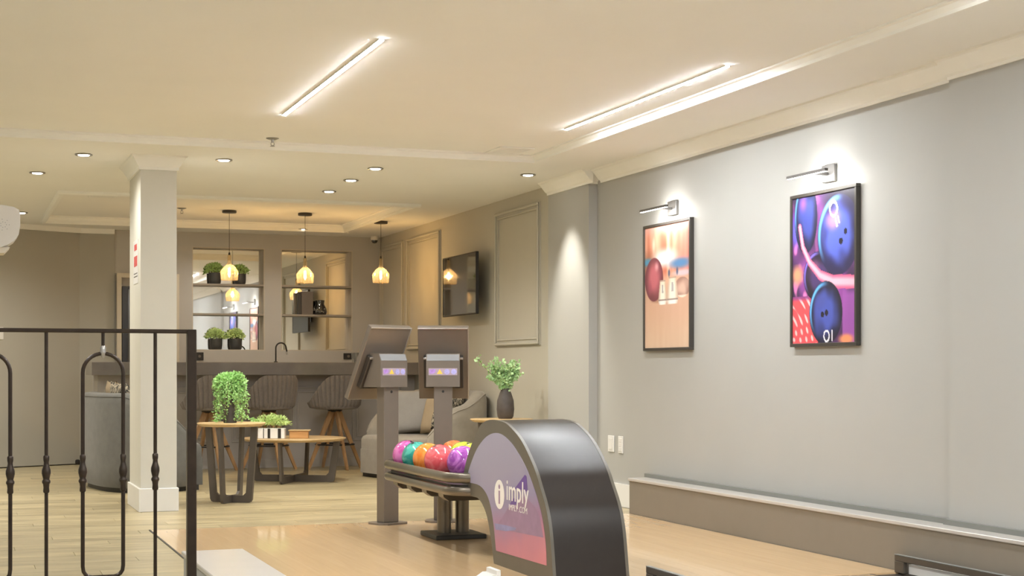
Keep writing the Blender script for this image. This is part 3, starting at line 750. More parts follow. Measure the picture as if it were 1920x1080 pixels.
for i in range(7):
    a = 2 * PI * i / 7
    for r_ in (.018, .036):
        gr.lathe([(.0026, -.002), (.0026, .001)], 6, M=Matrix.Translation((.55 + (8 - 38) * 10 / F + r_ * math.cos(a) * 1.0, -.001, CAMH + (HY - 422) * 10 / F - zs + r_ * math.sin(a))) @ Matrix.Rotation(PI / 2, 4, 'X'))
gr.build('indicator_dots', M_STRIP, t)
MB().prism([(.55 + (px - 38) * 10 / F, CAMH + (HY - py) * 10 / F - zs) for px, py in ((-60, 466), (20, 463), (10, 474), (-60, 480))], .03, .27, 'Y').build('air_flap', M_CREAM, t)
MB().box(-.1, -.08, .1, .12, CAMH + (HY - 383) * 10 / F - zs - .01, CZ - zs).box(-.3, -.28, .1, .12, CAMH + (HY - 383) * 10 / F - zs - .01, CZ - zs).build('hanger_rod', M_CHROME, t)
# light switch on the oblique wall
q0 = Vector((1.45, YB - .02, 0)); dd_ = Vector((-2.99, 17.30, 0)) - q0
r0 = ray(0, 625)
den = r0[0] * dd_.y - r0[1] * dd_.x
tt = (q0.x * dd_.y - q0.y * dd_.x) / den
pw = Vector((r0[0] * tt, r0[1] * tt, CAMH + r0[2] * tt))
plate('wall_switch', 'white switch plate on the oblique wall at the left edge', 'switch plate', pw + nrm * .0005, .04, .072, 1, math.atan2(nrm.y, nrm.x) + PI)
tag(MB().lathe([(.0, .0), (.025, 0), (.03, .015), (.028, .045), (.015, .055), (0, .056)], 14).build('door_stop', M_BLACK, loc=(1.42, YB - .13, 0), smooth=40), 'small black door stop on the floor by the corner of the left wall', 'door stop')
# notice on the column's side face
t = thing('notice_sign', 'white notice with red lettering on the side of the column', 'sign', (cx0, 12.99, 2.03))
MB().box(-.003, -.0005, -.17, .17, -.17, .19).build('panel', M_PAPER, t)
TM = Matrix.Translation((-.0035, 0, 0)) @ Matrix(((0, 0, -1, 0), (-1, 0, 0, 0), (0, 1, 0, 0), (0, 0, 0, 1)))
for (a, b_, z_, h_) in ((-.10, .10, .13, .05), (-.12, .12, .015, .085)):
    n = 6; rm = MB()
    for i in range(n):
        y0 = a + (b_ - a) * i / n; rm.box(-.004, -.003, y0, y0 + (b_ - a) / n * .78, z_ - h_ / 2, z_ + h_ / 2)
    o = rm.build('red_lettering', M_RED, t); o['kind'] = 'stuff'
for za in (-.09, -.115): MB().box(-.004, -.003, -.13, .13, za, za + .007).build('dark_rule', M_INK, t)

# ================================================================== RAILING
RY = 5.0
t = thing('railing', 'dark wrought iron railing with looped balusters at the left', 'railing', (0, RY, 0))
MB().cbox(-.62, .735, -.010, .010, 1.266, 1.279, .003).build('top_rail', M_IRON, t)
MB().cbox(-.62, .735, -.008, .008, .10, .114, .002).build('bottom_rail', M_IRON, t)
MB().cbox(.705, .735, -.015, .015, 0, 1.279, .002).cbox(.685, .755, -.035, .035, 0, .006, .002).build('end_post', M_IRON, t)
kp = [(.0075, .0), (.0095, .004), (.0092, .014), (.0075, .022), (.0085, .030), (.0135, .046), (.0138, .056), (.0110, .068), (.0095, .074), (.0128, .080), (.0128, .085), (.0100, .090), (.0088, .100), (.0098, .112), (.0085, .116), (.006, .118)]
kp2 = [(r, .882 - z_) for r, z_ in kp]
knuckle = None
def add_knuckle(par, x):
    global knuckle
    if knuckle is None:
        o = MB().lathe([(r, z_) for r, z_ in kp2], 12).build('collar', M_IRON, par, smooth=50, loc=(x, 0, 0)); knuckle = o.data
    else: o = link('collar', knuckle, par, (x, 0, 0))
for x in (-.41, -.07, .272, .606):
    o = MB().tube([(0, 0, .11), (0, 0, 1.268)], .0058, 10).build('baluster', M_IRON, t, smooth=50, loc=(x, 0, 0)); add_knuckle(o, 0)
for x in (-.24, .103, .444):
    R = .062; pts = []
    for k_ in range(17):
        a = PI * k_ / 16; pts.append((R * math.cos(a), 0, 1.139 + R * math.sin(a)))
    pts += [(-R, 0, .9), (-R, 0, .53)] + [(-R + .03 - .03 * math.cos(a), 0, .525 - .03 * math.sin(a)) for a in (.4, .8, 1.2, 1.57)]
    pts += [(R - .03 + .03 * math.sin(a), 0, .495 + .03 - .03 * math.cos(a)) for a in (.0, .4, .8, 1.2)] + [(R, 0, .53), (R, 0, .9)]
    o = MB().tube(pts, .0064, 10, closed=True).build('loop_baluster', M_IRON, t, smooth=50, loc=(x, 0, 0))
    add_knuckle(o, -R); add_knuckle(o, R)
    MB().tube([(0, 0, 1.268), (0, 0, 1.20)], .0055, 8).build('stem', M_IRON, o)
    MB().tube([(0, 0, .495), (0, 0, .11)], .0055, 8).build('lower_stem', M_IRON, o)
    MB().lathe([(.005, 1.226), (.010, 1.219), (.008, 1.212), (.010, 1.206), (.008, 1.196), (.003, 1.186)], 10).build('finial', M_CHROME, o, smooth=50)

# ================================================================== BALL RETURN
HX = 3.008; HW = .445
t = thing('ball_return', 'curved dark bowling ball return hood with ball rack', 'ball return', (HX, 8.6, 0))
def yz(px, py):
    q = atx(px, py, HX); return (q.y - 8.6, q.z)
outer = [(7.612 - 8.6, 0.0)] + [yz(*q) for q in ((1036.5, 1074), (1031, 1000), (1024, 954), (1012, 911), (1001, 876), (978, 827), (955, 799), (940, 790), (920, 787), (905, 793), (897, 804), (883, 836), (874, 865), (867, 899), (863, 926))]
under = [yz(*q) for q in ((863, 926), (886, 931), (897, 935), (907, 951), (915, 977), (922, 1022.5))] + [(8.577 - 8.6, 0.0)]
po = catmull(outer, 5); pu = catmull(under, 4)
profile = po + pu[1:]
MB().prism(profile, 0, .018, 'X').build('side_panel', M_HOODSIDE, t)
MB().prism(profile, HW - .018, HW, 'X').build('side_panel', M_HOODSIDE, t)
cy_, cz_ = 8.4 - 8.6, .4
MB().prism([(cy_ + (a - cy_) * .997, z_ if z_ < .002 else cz_ + (z_ - cz_) * .996) for a, z_ in profile], .018, HW - .018, 'X').build('hood_shell', M_SHELL, t, smooth=30)
# printed decal on the side
dec = [(873, 903), (883, 870), (894.5, 842), (909, 822), (923, 813), (937.5, 813), (952, 823), (966, 840), (983.5, 870), (998, 905), (1009, 939), (1018, 977), (1023.6, 1022.5), (1025, 1060.4)]
dec2 = [(930.4, 1032.5), (926, 985), (920, 948), (912, 925), (900, 910.6), (886, 906)]
dpoly = catmull([yz(*q) for q in dec], 4) + catmull([yz(*q) for q in dec2], 3)
md, ntd, bd = _new('lilac_decal_print'); N = ntd.nodes; L = ntd.links
tc = N.new('ShaderNodeTexCoord'); sep = N.new('ShaderNodeSeparateXYZ'); L.new(tc.outputs['Object'], sep.inputs[0])
nzn = N.new('ShaderNodeTexNoise'); nzn.inputs['Scale'].default_value = 5; L.new(tc.outputs['Object'], nzn.inputs['Vector'])
ma = N.new('ShaderNodeMath'); ma.operation = 'MULTIPLY_ADD'; ma.inputs[1].default_value = .14; L.new(nzn.outputs['Fac'], ma.inputs[0]); L.new(sep.outputs[2], ma.inputs[2])
my = N.new('ShaderNodeMath'); my.operation = 'MULTIPLY_ADD'; my.inputs[1].default_value = .22; L.new(sep.outputs[1], my.inputs[0]); L.new(ma.outputs[0], my.inputs[2])
rp = N.new('ShaderNodeValToRGB'); L.new(my.outputs[0], rp.inputs['Fac'])
E_ = rp.color_ramp.elements
E_[0].position = .0; E_[0].color = (*s2l((214, 132, 148)), 1); E_[1].position = .82; E_[1].color = (*s2l((162, 160, 184)), 1)
for pos, c_ in ((.14, (192, 122, 148)), (.26, (158, 118, 158)), (.40, (146, 138, 176)), (.56, (158, 154, 180))):
    e_ = rp.color_ramp.elements.new(pos); e_.color = (*s2l(c_), 1)
L.new(rp.outputs['Color'], bd.inputs['Base Color']); bd.inputs['Roughness'].default_value = .28
dcl = MB().prism(dpoly, -.0015, 0.0, 'X').build('decal', md, t); dcl['label'] = 'lilac and pink printed side decal with white logo lettering'
M_PURP = mat('violet_print', s2l((104, 74, 156)), .4, var=.1); M_MAUVE = mat('mauve_print', s2l((152, 124, 158)), .4, var=.08, scale=14); M_STEEL = mat('blue_streak_print', s2l((142, 142, 190)), .4, var=.15, scale=12)
M_ROSE = mat('rose_print', s2l((196, 124, 150)), .4, var=.12, scale=16)
def dshape(name, pts, material, x):
    return MB().prism([yz(*q) for q in pts], x - .0006, x, 'X').build(name, material, dcl)
dshape('mountain_print', [(933, 985), (958, 945), (985, 930), (1003, 950), (1012, 968), (1018, 1000), (1019, 1008), (960, 996)], M_MAUVE, -.0016)
dshape('peak_print', [(965, 917), (985, 890), (988, 893), (990, 922), (978, 918)], M_PURP, -.0022)
dshape('peak_base_print', [(955, 947), (964, 934), (975, 938), (968, 946)], M_PURP, -.0022)
dshape('streak_print', [(928, 981), (950, 985), (969, 990), (966, 994), (950, 996), (930, 993)], M_STEEL, -.0022)
#dshape('rose_print', [(970, 975), (978, 965), (984, 1000), (986, 1048), (970, 1043)], M_ROSE, -.0020)
# logo: white badge with an i, name and web address
def dm(px, py, rotz=0.0):
    q = yz(px, py)
    return Matrix.Translation((-.0030, q[0], q[1])) @ Matrix(((0, 0, -1, 0), (-1, 0, 0, 0), (0, 1, 0, 0), (0, 0, 0, 1)))
bq = yz(937, 927)
mbb = MB(); pts = [(bq[0] + .086 * math.cos(2 * PI * k_ / 28), bq[1] + .086 * math.sin(2 * PI * k_ / 28)) for k_ in range(28)]
mbb.prism(pts, -.0028, -.0022, 'X').build('logo_badge', M_PRINTW, dcl)
mi = MB().box(-.0034, -.0028, bq[0] - .012, bq[0] + .012, bq[1] - .055, bq[1] + .022)
mi.prism([(bq[0] + .014 * math.cos(2 * PI * k_ / 14), bq[1] + .045 + .014 * math.sin(2 * PI * k_ / 14)) for k_ in range(14)], -.0034, -.0028, 'X').build('logo_letter', M_MAUVE, dcl)
text_mesh('logo_name', 'imply', .172, M_PRINTW, dcl, dm(970.5, 924), .0004, sx=1.0, bold=.0012)
text_mesh('logo_address', 'IMPLY .COM', .050, M_PRINTW, dcl, dm(972, 955), .0004, sx=1.12)
# rack: oval tray of two stacked rails, ribs, pedestal
rk_cx = .225; RYN = 9.02 - 8.6; RYF = 10.70 - 8.6
def rack_loop(inset, z):
    x0, x1, y0, y1 = -.11 + inset, .56 - inset, RYN + inset, RYF - inset; r_ = .17 - inset * .6; pts = []
    for (cx_, cyy, a0) in ((x1 - r_, y1 - r_, 0), (x0 + r_, y1 - r_, PI / 2), (x0 + r_, y0 + r_, PI), (x1 - r_, y0 + r_, 3 * PI / 2)):
        for k_ in range(7): a = a0 + PI / 2 * k_ / 6; pts.append((cx_ + r_ * math.cos(a), cyy + r_ * math.sin(a), z))
    return pts
MB().tube(rack_loop(0.0, .476), .032, 10, closed=True, flat=(1.0, .75)).build('upper_rail', M_RACK, t, smooth=50)
MB().tube(rack_loop(.0, .392), .028, 10, closed=True, flat=(1.0, .8)).build('lower_rail', M_RACK, t, smooth=50)
MB().prism([q[:2] for q in rack_loop(.022, 0)], .385, .432, 'Z').build('tray', M_RACKDARK, t)
rb_me = None
for yy in (9.35, 9.72, 10.08, 10.42):
    q = [(-.09, .365), (-.085, .34), (-.05, .315), (.50, .315), (.535, .34), (.54, .365)]
    if rb_me is None: rb_me = MB().prism(q, -.055, .055, 'Y').build('under_rib', M_RACK, t, smooth=30, loc=(0, yy - 8.6, 0)).data
    else: link('under_rib', rb_me, t, (0, yy - 8.6, 0))
for dx in (.155, .285):
    MB().lathe([(.048, .018), (.048, .315)], 20, c=(dx, 10.05 - 8.6, 0)).build('pedestal_tube', M_RACK, t, smooth=40)
MB().cbox(.04, .40, 9.86 - 8.6, 10.24 - 8.6, 0.001, .032, .006).build('pedestal_base', M_BASEBLK, t)
# balls on the rack
BR = .108
COLS = {'magenta': ((.55, .07, .33), (.75, .22, .55)), 'teal': ((.02, .30, .26), (.10, .52, .44)), 'orange': ((.85, .24, .035), (.90, .34, .07)),
        'coral': ((.80, .10, .12), (.86, .18, .20)), 'violet': ((.34, .07, .40), (.62, .20, .66)), 'lime': ((.50, .62, .04), (.62, .74, .10)), 'red': ((.80, .15, .04), (.86, .26, .09))}
BM = {k_: marble(k_ + '_ball', *v) for k_, v in COLS.items()}
BZ = .432 + BR
BALLS = [('magenta', 764, 10.52, 'magenta swirl bowling ball at the far left end of the rack'), ('teal', 782, 10.30, 'teal bowling ball between the magenta and orange balls'),
         ('orange', 803, 10.08, 'bright orange bowling ball in the front row'), ('coral', 825, 9.86, 'coral pink bowling ball in the front row'),
         ('violet', 868, 9.60, 'violet swirl bowling ball beside the hood'), ('red', None, 10.422, 'orange red bowling ball mostly hidden behind the front row'),
         ('lime', None, 10.202, 'lime green bowling ball behind the coral ball, left of two'), ('lime', None, 9.982, 'lime green bowling ball behind the violet ball, right of two'), ('red', None, 9.762, 'orange red bowling ball next to the hood, back row')]
ballme = MB().sphere(BR, n=32, m=20)
for i, (c_, px, yy, lab) in enumerate(BALLS):
    if px is None: X = 3.008 + .345
    else: X = aty(px, 850, yy).x
    o = MB().sphere(BR, n=32, m=20).build('bowling_ball', BM[c_], smooth=180, loc=(X, yy, BZ))
    o.rotation_euler = (random.uniform(-.5, .5), random.uniform(-.5, .5), random.uniform(0, 6))
    tag(o, lab, 'bowling ball', 'bowling balls on the rack')
    for (a, e_) in ((0.0, .0), (.45, .28), (.45, -.28)):
        Mx = Matrix.Rotation(e_, 4, 'X') @ Matrix.Rotation(a, 4, 'Y')
        MB().lathe([(.0, BR * .995), (.013, BR * .994), (.013, BR * .997), (0, BR * 1.0005)], 10, M=Mx).build('finger_hole', M_BLACK, o)

# ================================================================== SCORE KIOSKS
def kiosk(label, p, az):
    """post carrying a tilted monitor whose screen faces local +Y"""
    t = thing('score_kiosk', label, 'kiosk', p, az, 'score monitor kiosks')
    bp = [(-.135, -.06), (-.09, -.12), (.09, -.12), (.135, -.06), (.135, .06), (.09, .12), (-.09, .12), (-.135, .06)]
    MB().prism(bp, .0012, .014, 'Z').build('foot_plate', M_KIOSK, t)
    po_ = MB().cbox(-.070, .070, -.045, .045, .014, 1.03, .004).build('post', M_KIOSK, t)
    MB().lathe([(.0, -.0465), (.010, -.0465), (.010, -.0445), (0, -.0445)], 12, M=Matrix.Translation((0, 0, .985)) @ Matrix.Rotation(0, 4, 'X') @ Matrix(((1, 0, 0, 0), (0, 0, 1, 0), (0, 1, 0, 0), (0, 0, 0, 1)))).build('cable_hole', M_BLACK, po_)
    # monitor shell: thin slab, top leaning towards -Y
    A = Vector((0, .245, .924)); B = Vector((0, -.05, 1.463)); up = (B - A).normalized(); nb_ = Vector((0, -up.z, up.y)); LL = (B - A).length
    MM = Matrix.Translation(A) @ Matrix(((1, 0, 0, 0), (0, nb_.y, up.y, 0), (0, nb_.z, up.z, 0), (0, 0, 0, 1)))   # local: x, out of the back, up the panel
    hw_ = .192
    sh_ = MB().cbox(-hw_, hw_, -.045, 0.0, 0, LL, .004, M=MM).build('monitor_shell', M_KIOSK, t)
    MB().cbox(-hw_ + .02, hw_ - .02, -.0475, -.045, .02, LL - .02, .001, M=MM).build('screen', M_SCREEN, sh_)
    ri = MB()
    for (a, b_, c, d_) in ((-hw_, hw_, LL - .010, LL), (hw_ - .008, hw_, 0, LL - .010)): ri.cbox(a, b_, 0, .006, c, d_, .001, M=MM)
    ri.build('edge_lip', M_SILVER, sh_)
    # raised back plate and upright housing with decals
    MB().cbox(-.150, .150, 0, .05, .12, .385, .005, M=MM).build('back_plate', M_KDARK, t)
    MB().cbox(-.150, .150, .042, .056, .372, .388, .002, M=MM).build('plate_edge', M_SILVER, t)
    yf = -.075
    hs_ = MB().prism([(.20, 1.02), (yf, 1.02), (yf, 1.215), (yf + .022, 1.268), (.06, 1.272)], -.126, .126, 'X').build('housing', M_KIOSK, t)
    MB().prism([(yf - .002, 1.217), (yf + .0195, 1.264), (yf + .0225, 1.263), (yf + .001, 1.216)], -.120, .120, 'X').build('vent_panel', M_KSTRIP, hs_)
    y0 = yf
    MB().box(-.108, .108, y0 - .002, y0, 1.108, 1.160).build('icon_label', M_ICON, hs_)
    for k_, (xx, mm) in enumerate(((-.078, 'p'), (-.024, 't'), (.030, 'b'), (.082, 'c'))):
        ic = MB()
        if mm == 't': ic.prism([(xx - .022, 1.117), (xx + .022, 1.117), (xx, 1.154)], y0 - .0035, y0 - .002, 'Y'); m_ = M_ICY
        elif mm == 'p':
            ic.prism([(xx - .024, 1.145), (xx - .008, 1.152), (xx + .024, 1.152), (xx + .024, 1.132), (xx + .006, 1.120), (xx - .020, 1.118)], y0 - .0035, y0 - .002, 'Y'); m_ = M_ICP
        else:
            n = 18; ic.prism([(xx + .021 * math.cos(2 * PI * q / n), 1.134 + .021 * math.sin(2 * PI * q / n)) for q in range(n)], y0 - .0035, y0 - .002, 'Y'); m_ = M_ICB
        o = ic.build('icon', m_, hs_)
    return t
M_ICON = mat('pale_lilac_label', s2l((176, 160, 176)), .4, var=.03); M_ICY = mat('yellow_icon', s2l((236, 204, 90)), .4, var=.02)
M_ICP = mat('violet_icon', s2l((176, 140, 214)), .4, var=.15, scale=60); M_ICB = mat('pale_blue_icon', s2l((176, 172, 226)), .4, var=.12, scale=70)
k1 = atz(727, 982); k2 = atz(831, 978)
kiosk('score kiosk turned sideways, left of the two monitors', (k1.x, k1.y, 0), math.radians(23))
kiosk('score kiosk with its back to the viewer, right of the two monitors', (k2.x, k2.y, 0), math.radians(-19))

# ================================================================== BUMPER RAILS AT THE FOUL LINE
def bumper(label, x, y1, y0):
    t = thing('bumper_rail', label, 'bumper rail', (x, y1, 0), 0, 'bumper rails beside the lanes')
    LL = y1 - y0
    MB().cbox(-.012, .012, -LL, 0, .066, .10, .003).cbox(-.012, .012, -.09, 0, .0, .066, .003).build('rail', M_BUMP, t)
    MB().cbox(-.013, .013, -LL, .001, .100, .104, .001).build('top_edge', M_STRIP, t)
    if x > 4: MB().box(.016, .038, -LL, -.10, .001, .055).build('white_liner', M_PLASTIC, t)
bumper('dark bumper rail next to the right ledge at the bottom right', 5.03, 7.44, 1.0)
bumper('dark bumper rail behind the foot of the hood', 3.48, 7.44, 1.0)
wq = aty(915, 1072, 7.42)
t = thing('bumper_end', 'white bumper end piece at the bottom edge before the hood', 'bumper end', (wq.x - .03, 7.42, 0))
MB().prism([(-.07, 0), (-.07, .085), (-.03, .098), (.0, .118), (.02, .118), (.022, .14), (.042, .142), (.045, 0)], -.16, 0, 'Y').build('cap', M_PLASTIC, t)

# ================================================================== BAR
YF = 17.90; SX0 = 1.437; SZ = 1.235
t = thing('bar_counter', 'long taupe bar front with moulded panels under the counter', 'bar', (0, 0, 0))
MB().box(1.53, XT - .002, YF, YF + .09, 0.0, SZ - .15).box(1.53, 1.62, YF + .09, YF + .62, 0, SZ - .15).build('front', M_BARFRONT, t)
MB().box(1.52, XT - .002, YF - .012, YF, 0, .10).build('plinth', M_BARFRONT, t)
n = 5
for i in range(n):
    a = 1.60 + i * (5.2 - 1.60) / n; b_ = a + (5.2 - 1.60) / n - .10
    fm = MB()
    for q in (0.0, .05):
        x0, x1, z0, z1 = a + q, b_ - q, .30 + q, .95 - q; wv = .022
        for (p0_, p1_, p2_, p3_) in ((x0, x1, z0, z0 + wv), (x0, x1, z1 - wv, z1), (x0, x0 + wv, z0 + wv, z1 - wv), (x1 - wv, x1, z0 + wv, z1 - wv)):
            fm.cbox(p0_, p1_, YF - .014, YF, p2_, p3_, .004)
    fm.build('panel_moulding', M_BARFRONT, t)
t = tag(MB().cbox(SX0, XT - .003, 17.55, 18.35, SZ - .148, SZ, .004).build('counter_slab', M_COUNTER), 'thick dark polished countertop of the bar', 'countertop')
# lower back counter below the niches
t = thing('back_counter', 'low counter against the bar wall behind the bar', 'counter', (0, 0, 0))
MB().box(2.66, XT - .003, 19.02, YB - .002, 0, .86).build('body', M_BARFRONT, t)
MB().cbox(2.65, XT - .003, 18.98, YB - .002, .86, .90, .004).build('top', M_COUNTER, t)
# tap
tq = aty(512, 680, 18.45)
t = thing('kitchen_tap', 'curved black tap standing behind the bar counter', 'tap', (tq.x, 18.28, SZ))
R = .062
MB().tube([(0, 0, 0), (0, 0, .175)] + [(R - R * math.cos(a), 0, .175 + R * math.sin(a)) for a in [PI * k_ / 10 for k_ in range(1, 10)]] + [(2 * R + .004, 0, .16), (2 * R + .010, 0, .13)], .009, 8).build('spout', M_BLACK, t, smooth=50)
MB().tube([(2 * R + .010, 0, .132), (2 * R + .014, 0, .095)], .011, 8).build('nozzle', M_CHROME, t, smooth=50)
MB().lathe([(.0, 0), (.024, 0), (.024, .012), (.012, .016)], 14).build('base', M_BLACK, t, smooth=40)
# small things on the bar
bq = aty(374, 668, YB)
t = thing('power_socket', 'dark power socket on the bar wall below the plant niche', 'socket', (bq.x, YB, bq.z))
MB().cbox(-.05, .05, -.012, -.0005, -.05, .05, .003).build('cover_plate', M_BLACK, t)
MB().lathe([(.0, 0), (.018, 0), (.018, .003), (0, .003)], 14, M=Matrix.Translation((0, -.012, 0)) @ Matrix.Rotation(PI / 2, 4, 'X')).build('outlet', M_BOOKG, t)
bq = aty(653, 668, YB)
t = thing('power_socket', 'dark power socket on the bar wall below the right niche', 'socket', (bq.x, YB, bq.z))
MB().cbox(-.065, .065, -.012, -.0005, -.04, .04, .003).build('cover_plate', M_BLACK, t)
MB().lathe([(.0, 0), (.018, 0), (.018, .003), (0, .003)], 14, M=Matrix.Translation((0, -.012, 0)) @ Matrix.Rotation(PI / 2, 4, 'X')).build('outlet', M_BOOKG, t)
gme = None
for i, px in enumerate((664, 669.5, 675, 680)):
    gq = aty(px, 675, 18.1)
    prof = [(.0, .0), (.026, 0), (.034, .12), (.0325, .12), (.0245, .006), (0, .006)]
    if gme is None: o = MB().lathe(prof, 16).build('drinking_glass', M_GLASS, smooth=40); gme = o.data
    else: o = link('drinking_glass', gme)
    o.location = (gq.x, 18.1 + (i % 2) * .05, SZ)
    tag(o, ('leftmost', 'second', 'third', 'rightmost')[i] + ' clear drinking glass in the row at the right end of the counter', 'glass', 'drinking glasses on the bar')
# fridge niche left of the bar wall
t = thing('wine_fridge', 'tall black fridge in a cream surround half hidden by the column', 'fridge', (1.89, YB, 0))
MB().box(0, .055, -.10, -.0005, 0, 2.34).box(.70, .755, -.10, -.0005, 0, 2.34).box(.055, .70, -.10, -.0005, 2.285, 2.34).build('surround', M_CREAM, t)
MB().cbox(.06, .695, -.09, -.004, .02, 2.18, .006).build('body', M_FRIDGE, t)
dr = MB().cbox(.13, .68, -.105, -.091, .10, 2.14, .004).build('door', M_GASKET, t)
MB().tube([(.165, -.105, .9), (.165, -.14, .92), (.165, -.14, 1.9), (.165, -.105, 1.92)], .010, 8).build('handle', M_CHROME, dr, smooth=50)

# bar stools
def make_stool():
    t = thing('bar_stool', 'x', 'stool', (0, 0, 0), 0, 'bar stools along the counter')
    # shell: back at local -Y
    n, m = 88, 9; vs = []; fs = []
    A0 = math.radians(112)
    for side in (0, 1):
        for i in range(n + 1):
            a = -A0 + 2 * A0 * i / n; f_ = abs(a) / A0
            top = .385 * (1 - .80 * sm(.30, 1.0, f_) ** 1.15)
            ch = .5 + .5 * math.cos(2 * PI * 22 * i / n)
            for j in range(m + 1):
                v = j / m; zz = .70 + top * v
                rr = .275 + .045 * v ** .8 - .02 * max(0, v - .8) * 5 * .3
                if j == 0: rr -= .02
                if side == 0: rr += .022 * (ch ** .35) * (1 if 0 < j < m else .4)
                else: rr -= .045
                vs.append((rr * math.sin(a), -rr * .95 * math.cos(a), zz))
    S = (n + 1) * (m + 1)
    for i in range(n):
        for j in range(m):
            a = i * (m + 1) + j; b_ = a + m + 1; fs.append((a, b_, b_ + 1, a + 1)); fs.append((S + a, S + a + 1, S + b_ + 1, S + b_))
        for j in (0, m):
            a = i * (m + 1) + j; b_ = a + m + 1; fs.append((a, b_, S + b_, S + a))
    for i in (0, n):
        for j in range(m):
            a = i * (m + 1) + j; fs.append((a, a + 1, S + a + 1, S + a))
    MB().add(vs, fs).build('backrest', M_STOOL, t, smooth=50)
    MB().lathe([(0, .69), (.22, .69), (.265, .705), (.272, .74), (.25, .785), (.12, .80), (0, .80)], 32).build('seat', M_STOOL, t, smooth=60)
    MB().lathe([(0, .66), (.05, .66), (.085, .675), (.085, .692), (0, .692)], 18).build('swivel_hub', M_BLACK, t, smooth=40)
    for k_ in range(4):
        a = -.218 + PI / 2 * k_; dv = Vector((math.cos(a), math.sin(a), 0)); sd = Vector((-math.sin(a), math.cos(a), 0))
        MB().bar(dv * .045 + Vector((0, 0, .67)), dv * .335, .058, .034, .030, .026, side=dv).build('leg', M_LEGWOOD, t)
    MB().tube([(.215 * math.cos(2 * PI * k_ / 32), .215 * math.sin(2 * PI * k_ / 32), .285) for k_ in range(32)], .011, 8, closed=True, flat=(.8, 1.6)).build('foot_ring', M_BLACK, t, smooth=50)
    return t
st0 = make_stool()
for i, (px, rz, lab) in enumerate(((392, .45, 'ribbed brown bar stool at the left, half hidden by the railing post'), (504, .42, 'ribbed brown bar stool in the middle of the counter'), (628, .42, 'ribbed brown bar stool on the right, behind the score kiosk'))):
    o = st0 if i == 0 else copy_tree(st0)
    q = aty(px, 880, 17.42); o.location = (q.x, 17.42, 0); o.rotation_euler = (0, 0, rz); o['label'] = lab

# ================================================================== FOLIAGE
def leaf_quad(mb, p, dr, nr, ln, wd):
    dr = dr.normalized(); sd = dr.cross(nr)
    if sd.length < 1e-4: sd = dr.cross(Vector((1, 0, 0)))
    sd.normalize(); up = sd.cross(dr) * (wd * .25)
    a = p; b_ = p + dr * ln * .5 + sd * wd * .5 + up; c = p + dr * ln; d_ = p + dr * ln * .5 - sd * wd * .5 + up
    mb.add([a, b_, c, d_], [(0, 1, 2, 3)])
def rnd_dir(zb=0.0):
    v = Vector((random.gauss(0, 1), random.gauss(0, 1), random.gauss(0, 1) + zb)); return v.normalized()
def bush(rx, rz_, n, ln, wd, zc, lo=-.5):
    mb = MB()
    while len(mb.f) < n:
        v = rnd_dir()
        if v.z < lo: continue
        r_ = .45 + .55 * random.random() ** .5
        p = Vector((v.x * rx * r_, v.y * rx * r_, zc + v.z * rz_ * r_))
        dv = (v + rnd_dir() * .8 + Vector((0, 0, .3))).normalized()
        leaf_quad(mb, p, dv, rnd_dir(1), ln * random.uniform(.7, 1.3), wd * random.uniform(.7, 1.3))
    return mb
def potted(label, p, mleaf, group, s=1.0):
    t = thing('potted_plant', label, 'plant', p, 0, group)
    MB().lathe([(0, 0), (.075 * s, 0), (.088 * s, .012), (.094 * s, .06), (.095 * s, .165 * s), (.088 * s, .165 * s), (.086 * s, .145 * s), (0, .145 * s)], 24).build('pot', M_POT, t, smooth=40)
    bm_ = bush(.125 * s, .10 * s, 420, .045 * s, .022 * s, .20 * s, -.25); bm_.v = [(a, min(b__ * .62, .070), c) for a, b__, c in bm_.v]
    f_ = bm_.build('foliage', mleaf, t, fix=False); f_['kind'] = 'stuff'
    st_ = MB()
    for k_ in range(7):
        a = 2 * PI * k_ / 7; st_.tube([(.03 * math.cos(a), .03 * math.sin(a), .14 * s), (.07 * math.cos(a), .07 * math.sin(a), .23 * s)], .003, 5)
    st_.build('stems', M_STEM, t)
    return t
YP = YB + .085
for (px, z_, lab, ml) in ((403, 2.237, 'bushy green plant in dark pot on the upper niche shelf, left one', M_LEAFD), (450, 2.237, 'bushy green plant in dark pot on the upper niche shelf, behind the pendant', M_LEAFD),
                       (405, NZ0 + .012, 'bushy green plant in dark pot at the bottom of the niche, left one', M_LEAFY), (442, NZ0 + .012, 'bushy green plant in dark pot at the bottom of the niche, right one', M_LEAFY)):
    q = aty(px, 600, YP + .005); potted(lab, (q.x, YP + .005, z_ + .0005), ml, 'potted plants in the mirrored niche', .84 if px != 450 else .80)
# books and ornament in the right niche
bqx = aty(560, 588, YP).x
bk = thing('book', 'thick charcoal book standing on the right niche shelf', 'book', (bqx, YP - .01, 1.8625))
MB().cbox(-.018, .018, -.065, .065, 0, .285, .002).build('cover', M_BOOKD, bk)
MB().box(-.0145, .0145, -.060, .0655, .004, .2855).build('pages', M_CREAM, bk)
bk = thing('book', 'wide taupe book standing beside the charcoal book', 'book', (bqx + .098, YP - .01, 1.8625))
MB().cbox(-.075, .075, -.065, .065, 0, .295, .002).build('cover', M_BOOKG, bk)
MB().box(-.071, .071, -.060, .0655, .004, .2955).build('pages', M_CREAM, bk)
oq = aty(599, 588, YP)
t = thing('owl_ornament', 'glossy black textured ornament on the right niche shelf', 'ornament', (oq.x, YP - .02, 1.8625))
MB().lathe([(0, 0), (.075, 0), (.09, .012), (.092, .05), (.075, .10), (.056, .13), (.055, .15), (.062, .185), (.052, .19), (0, .175)], 20).build('body', M_SCREEN, t, smooth=50)
pe = MB()
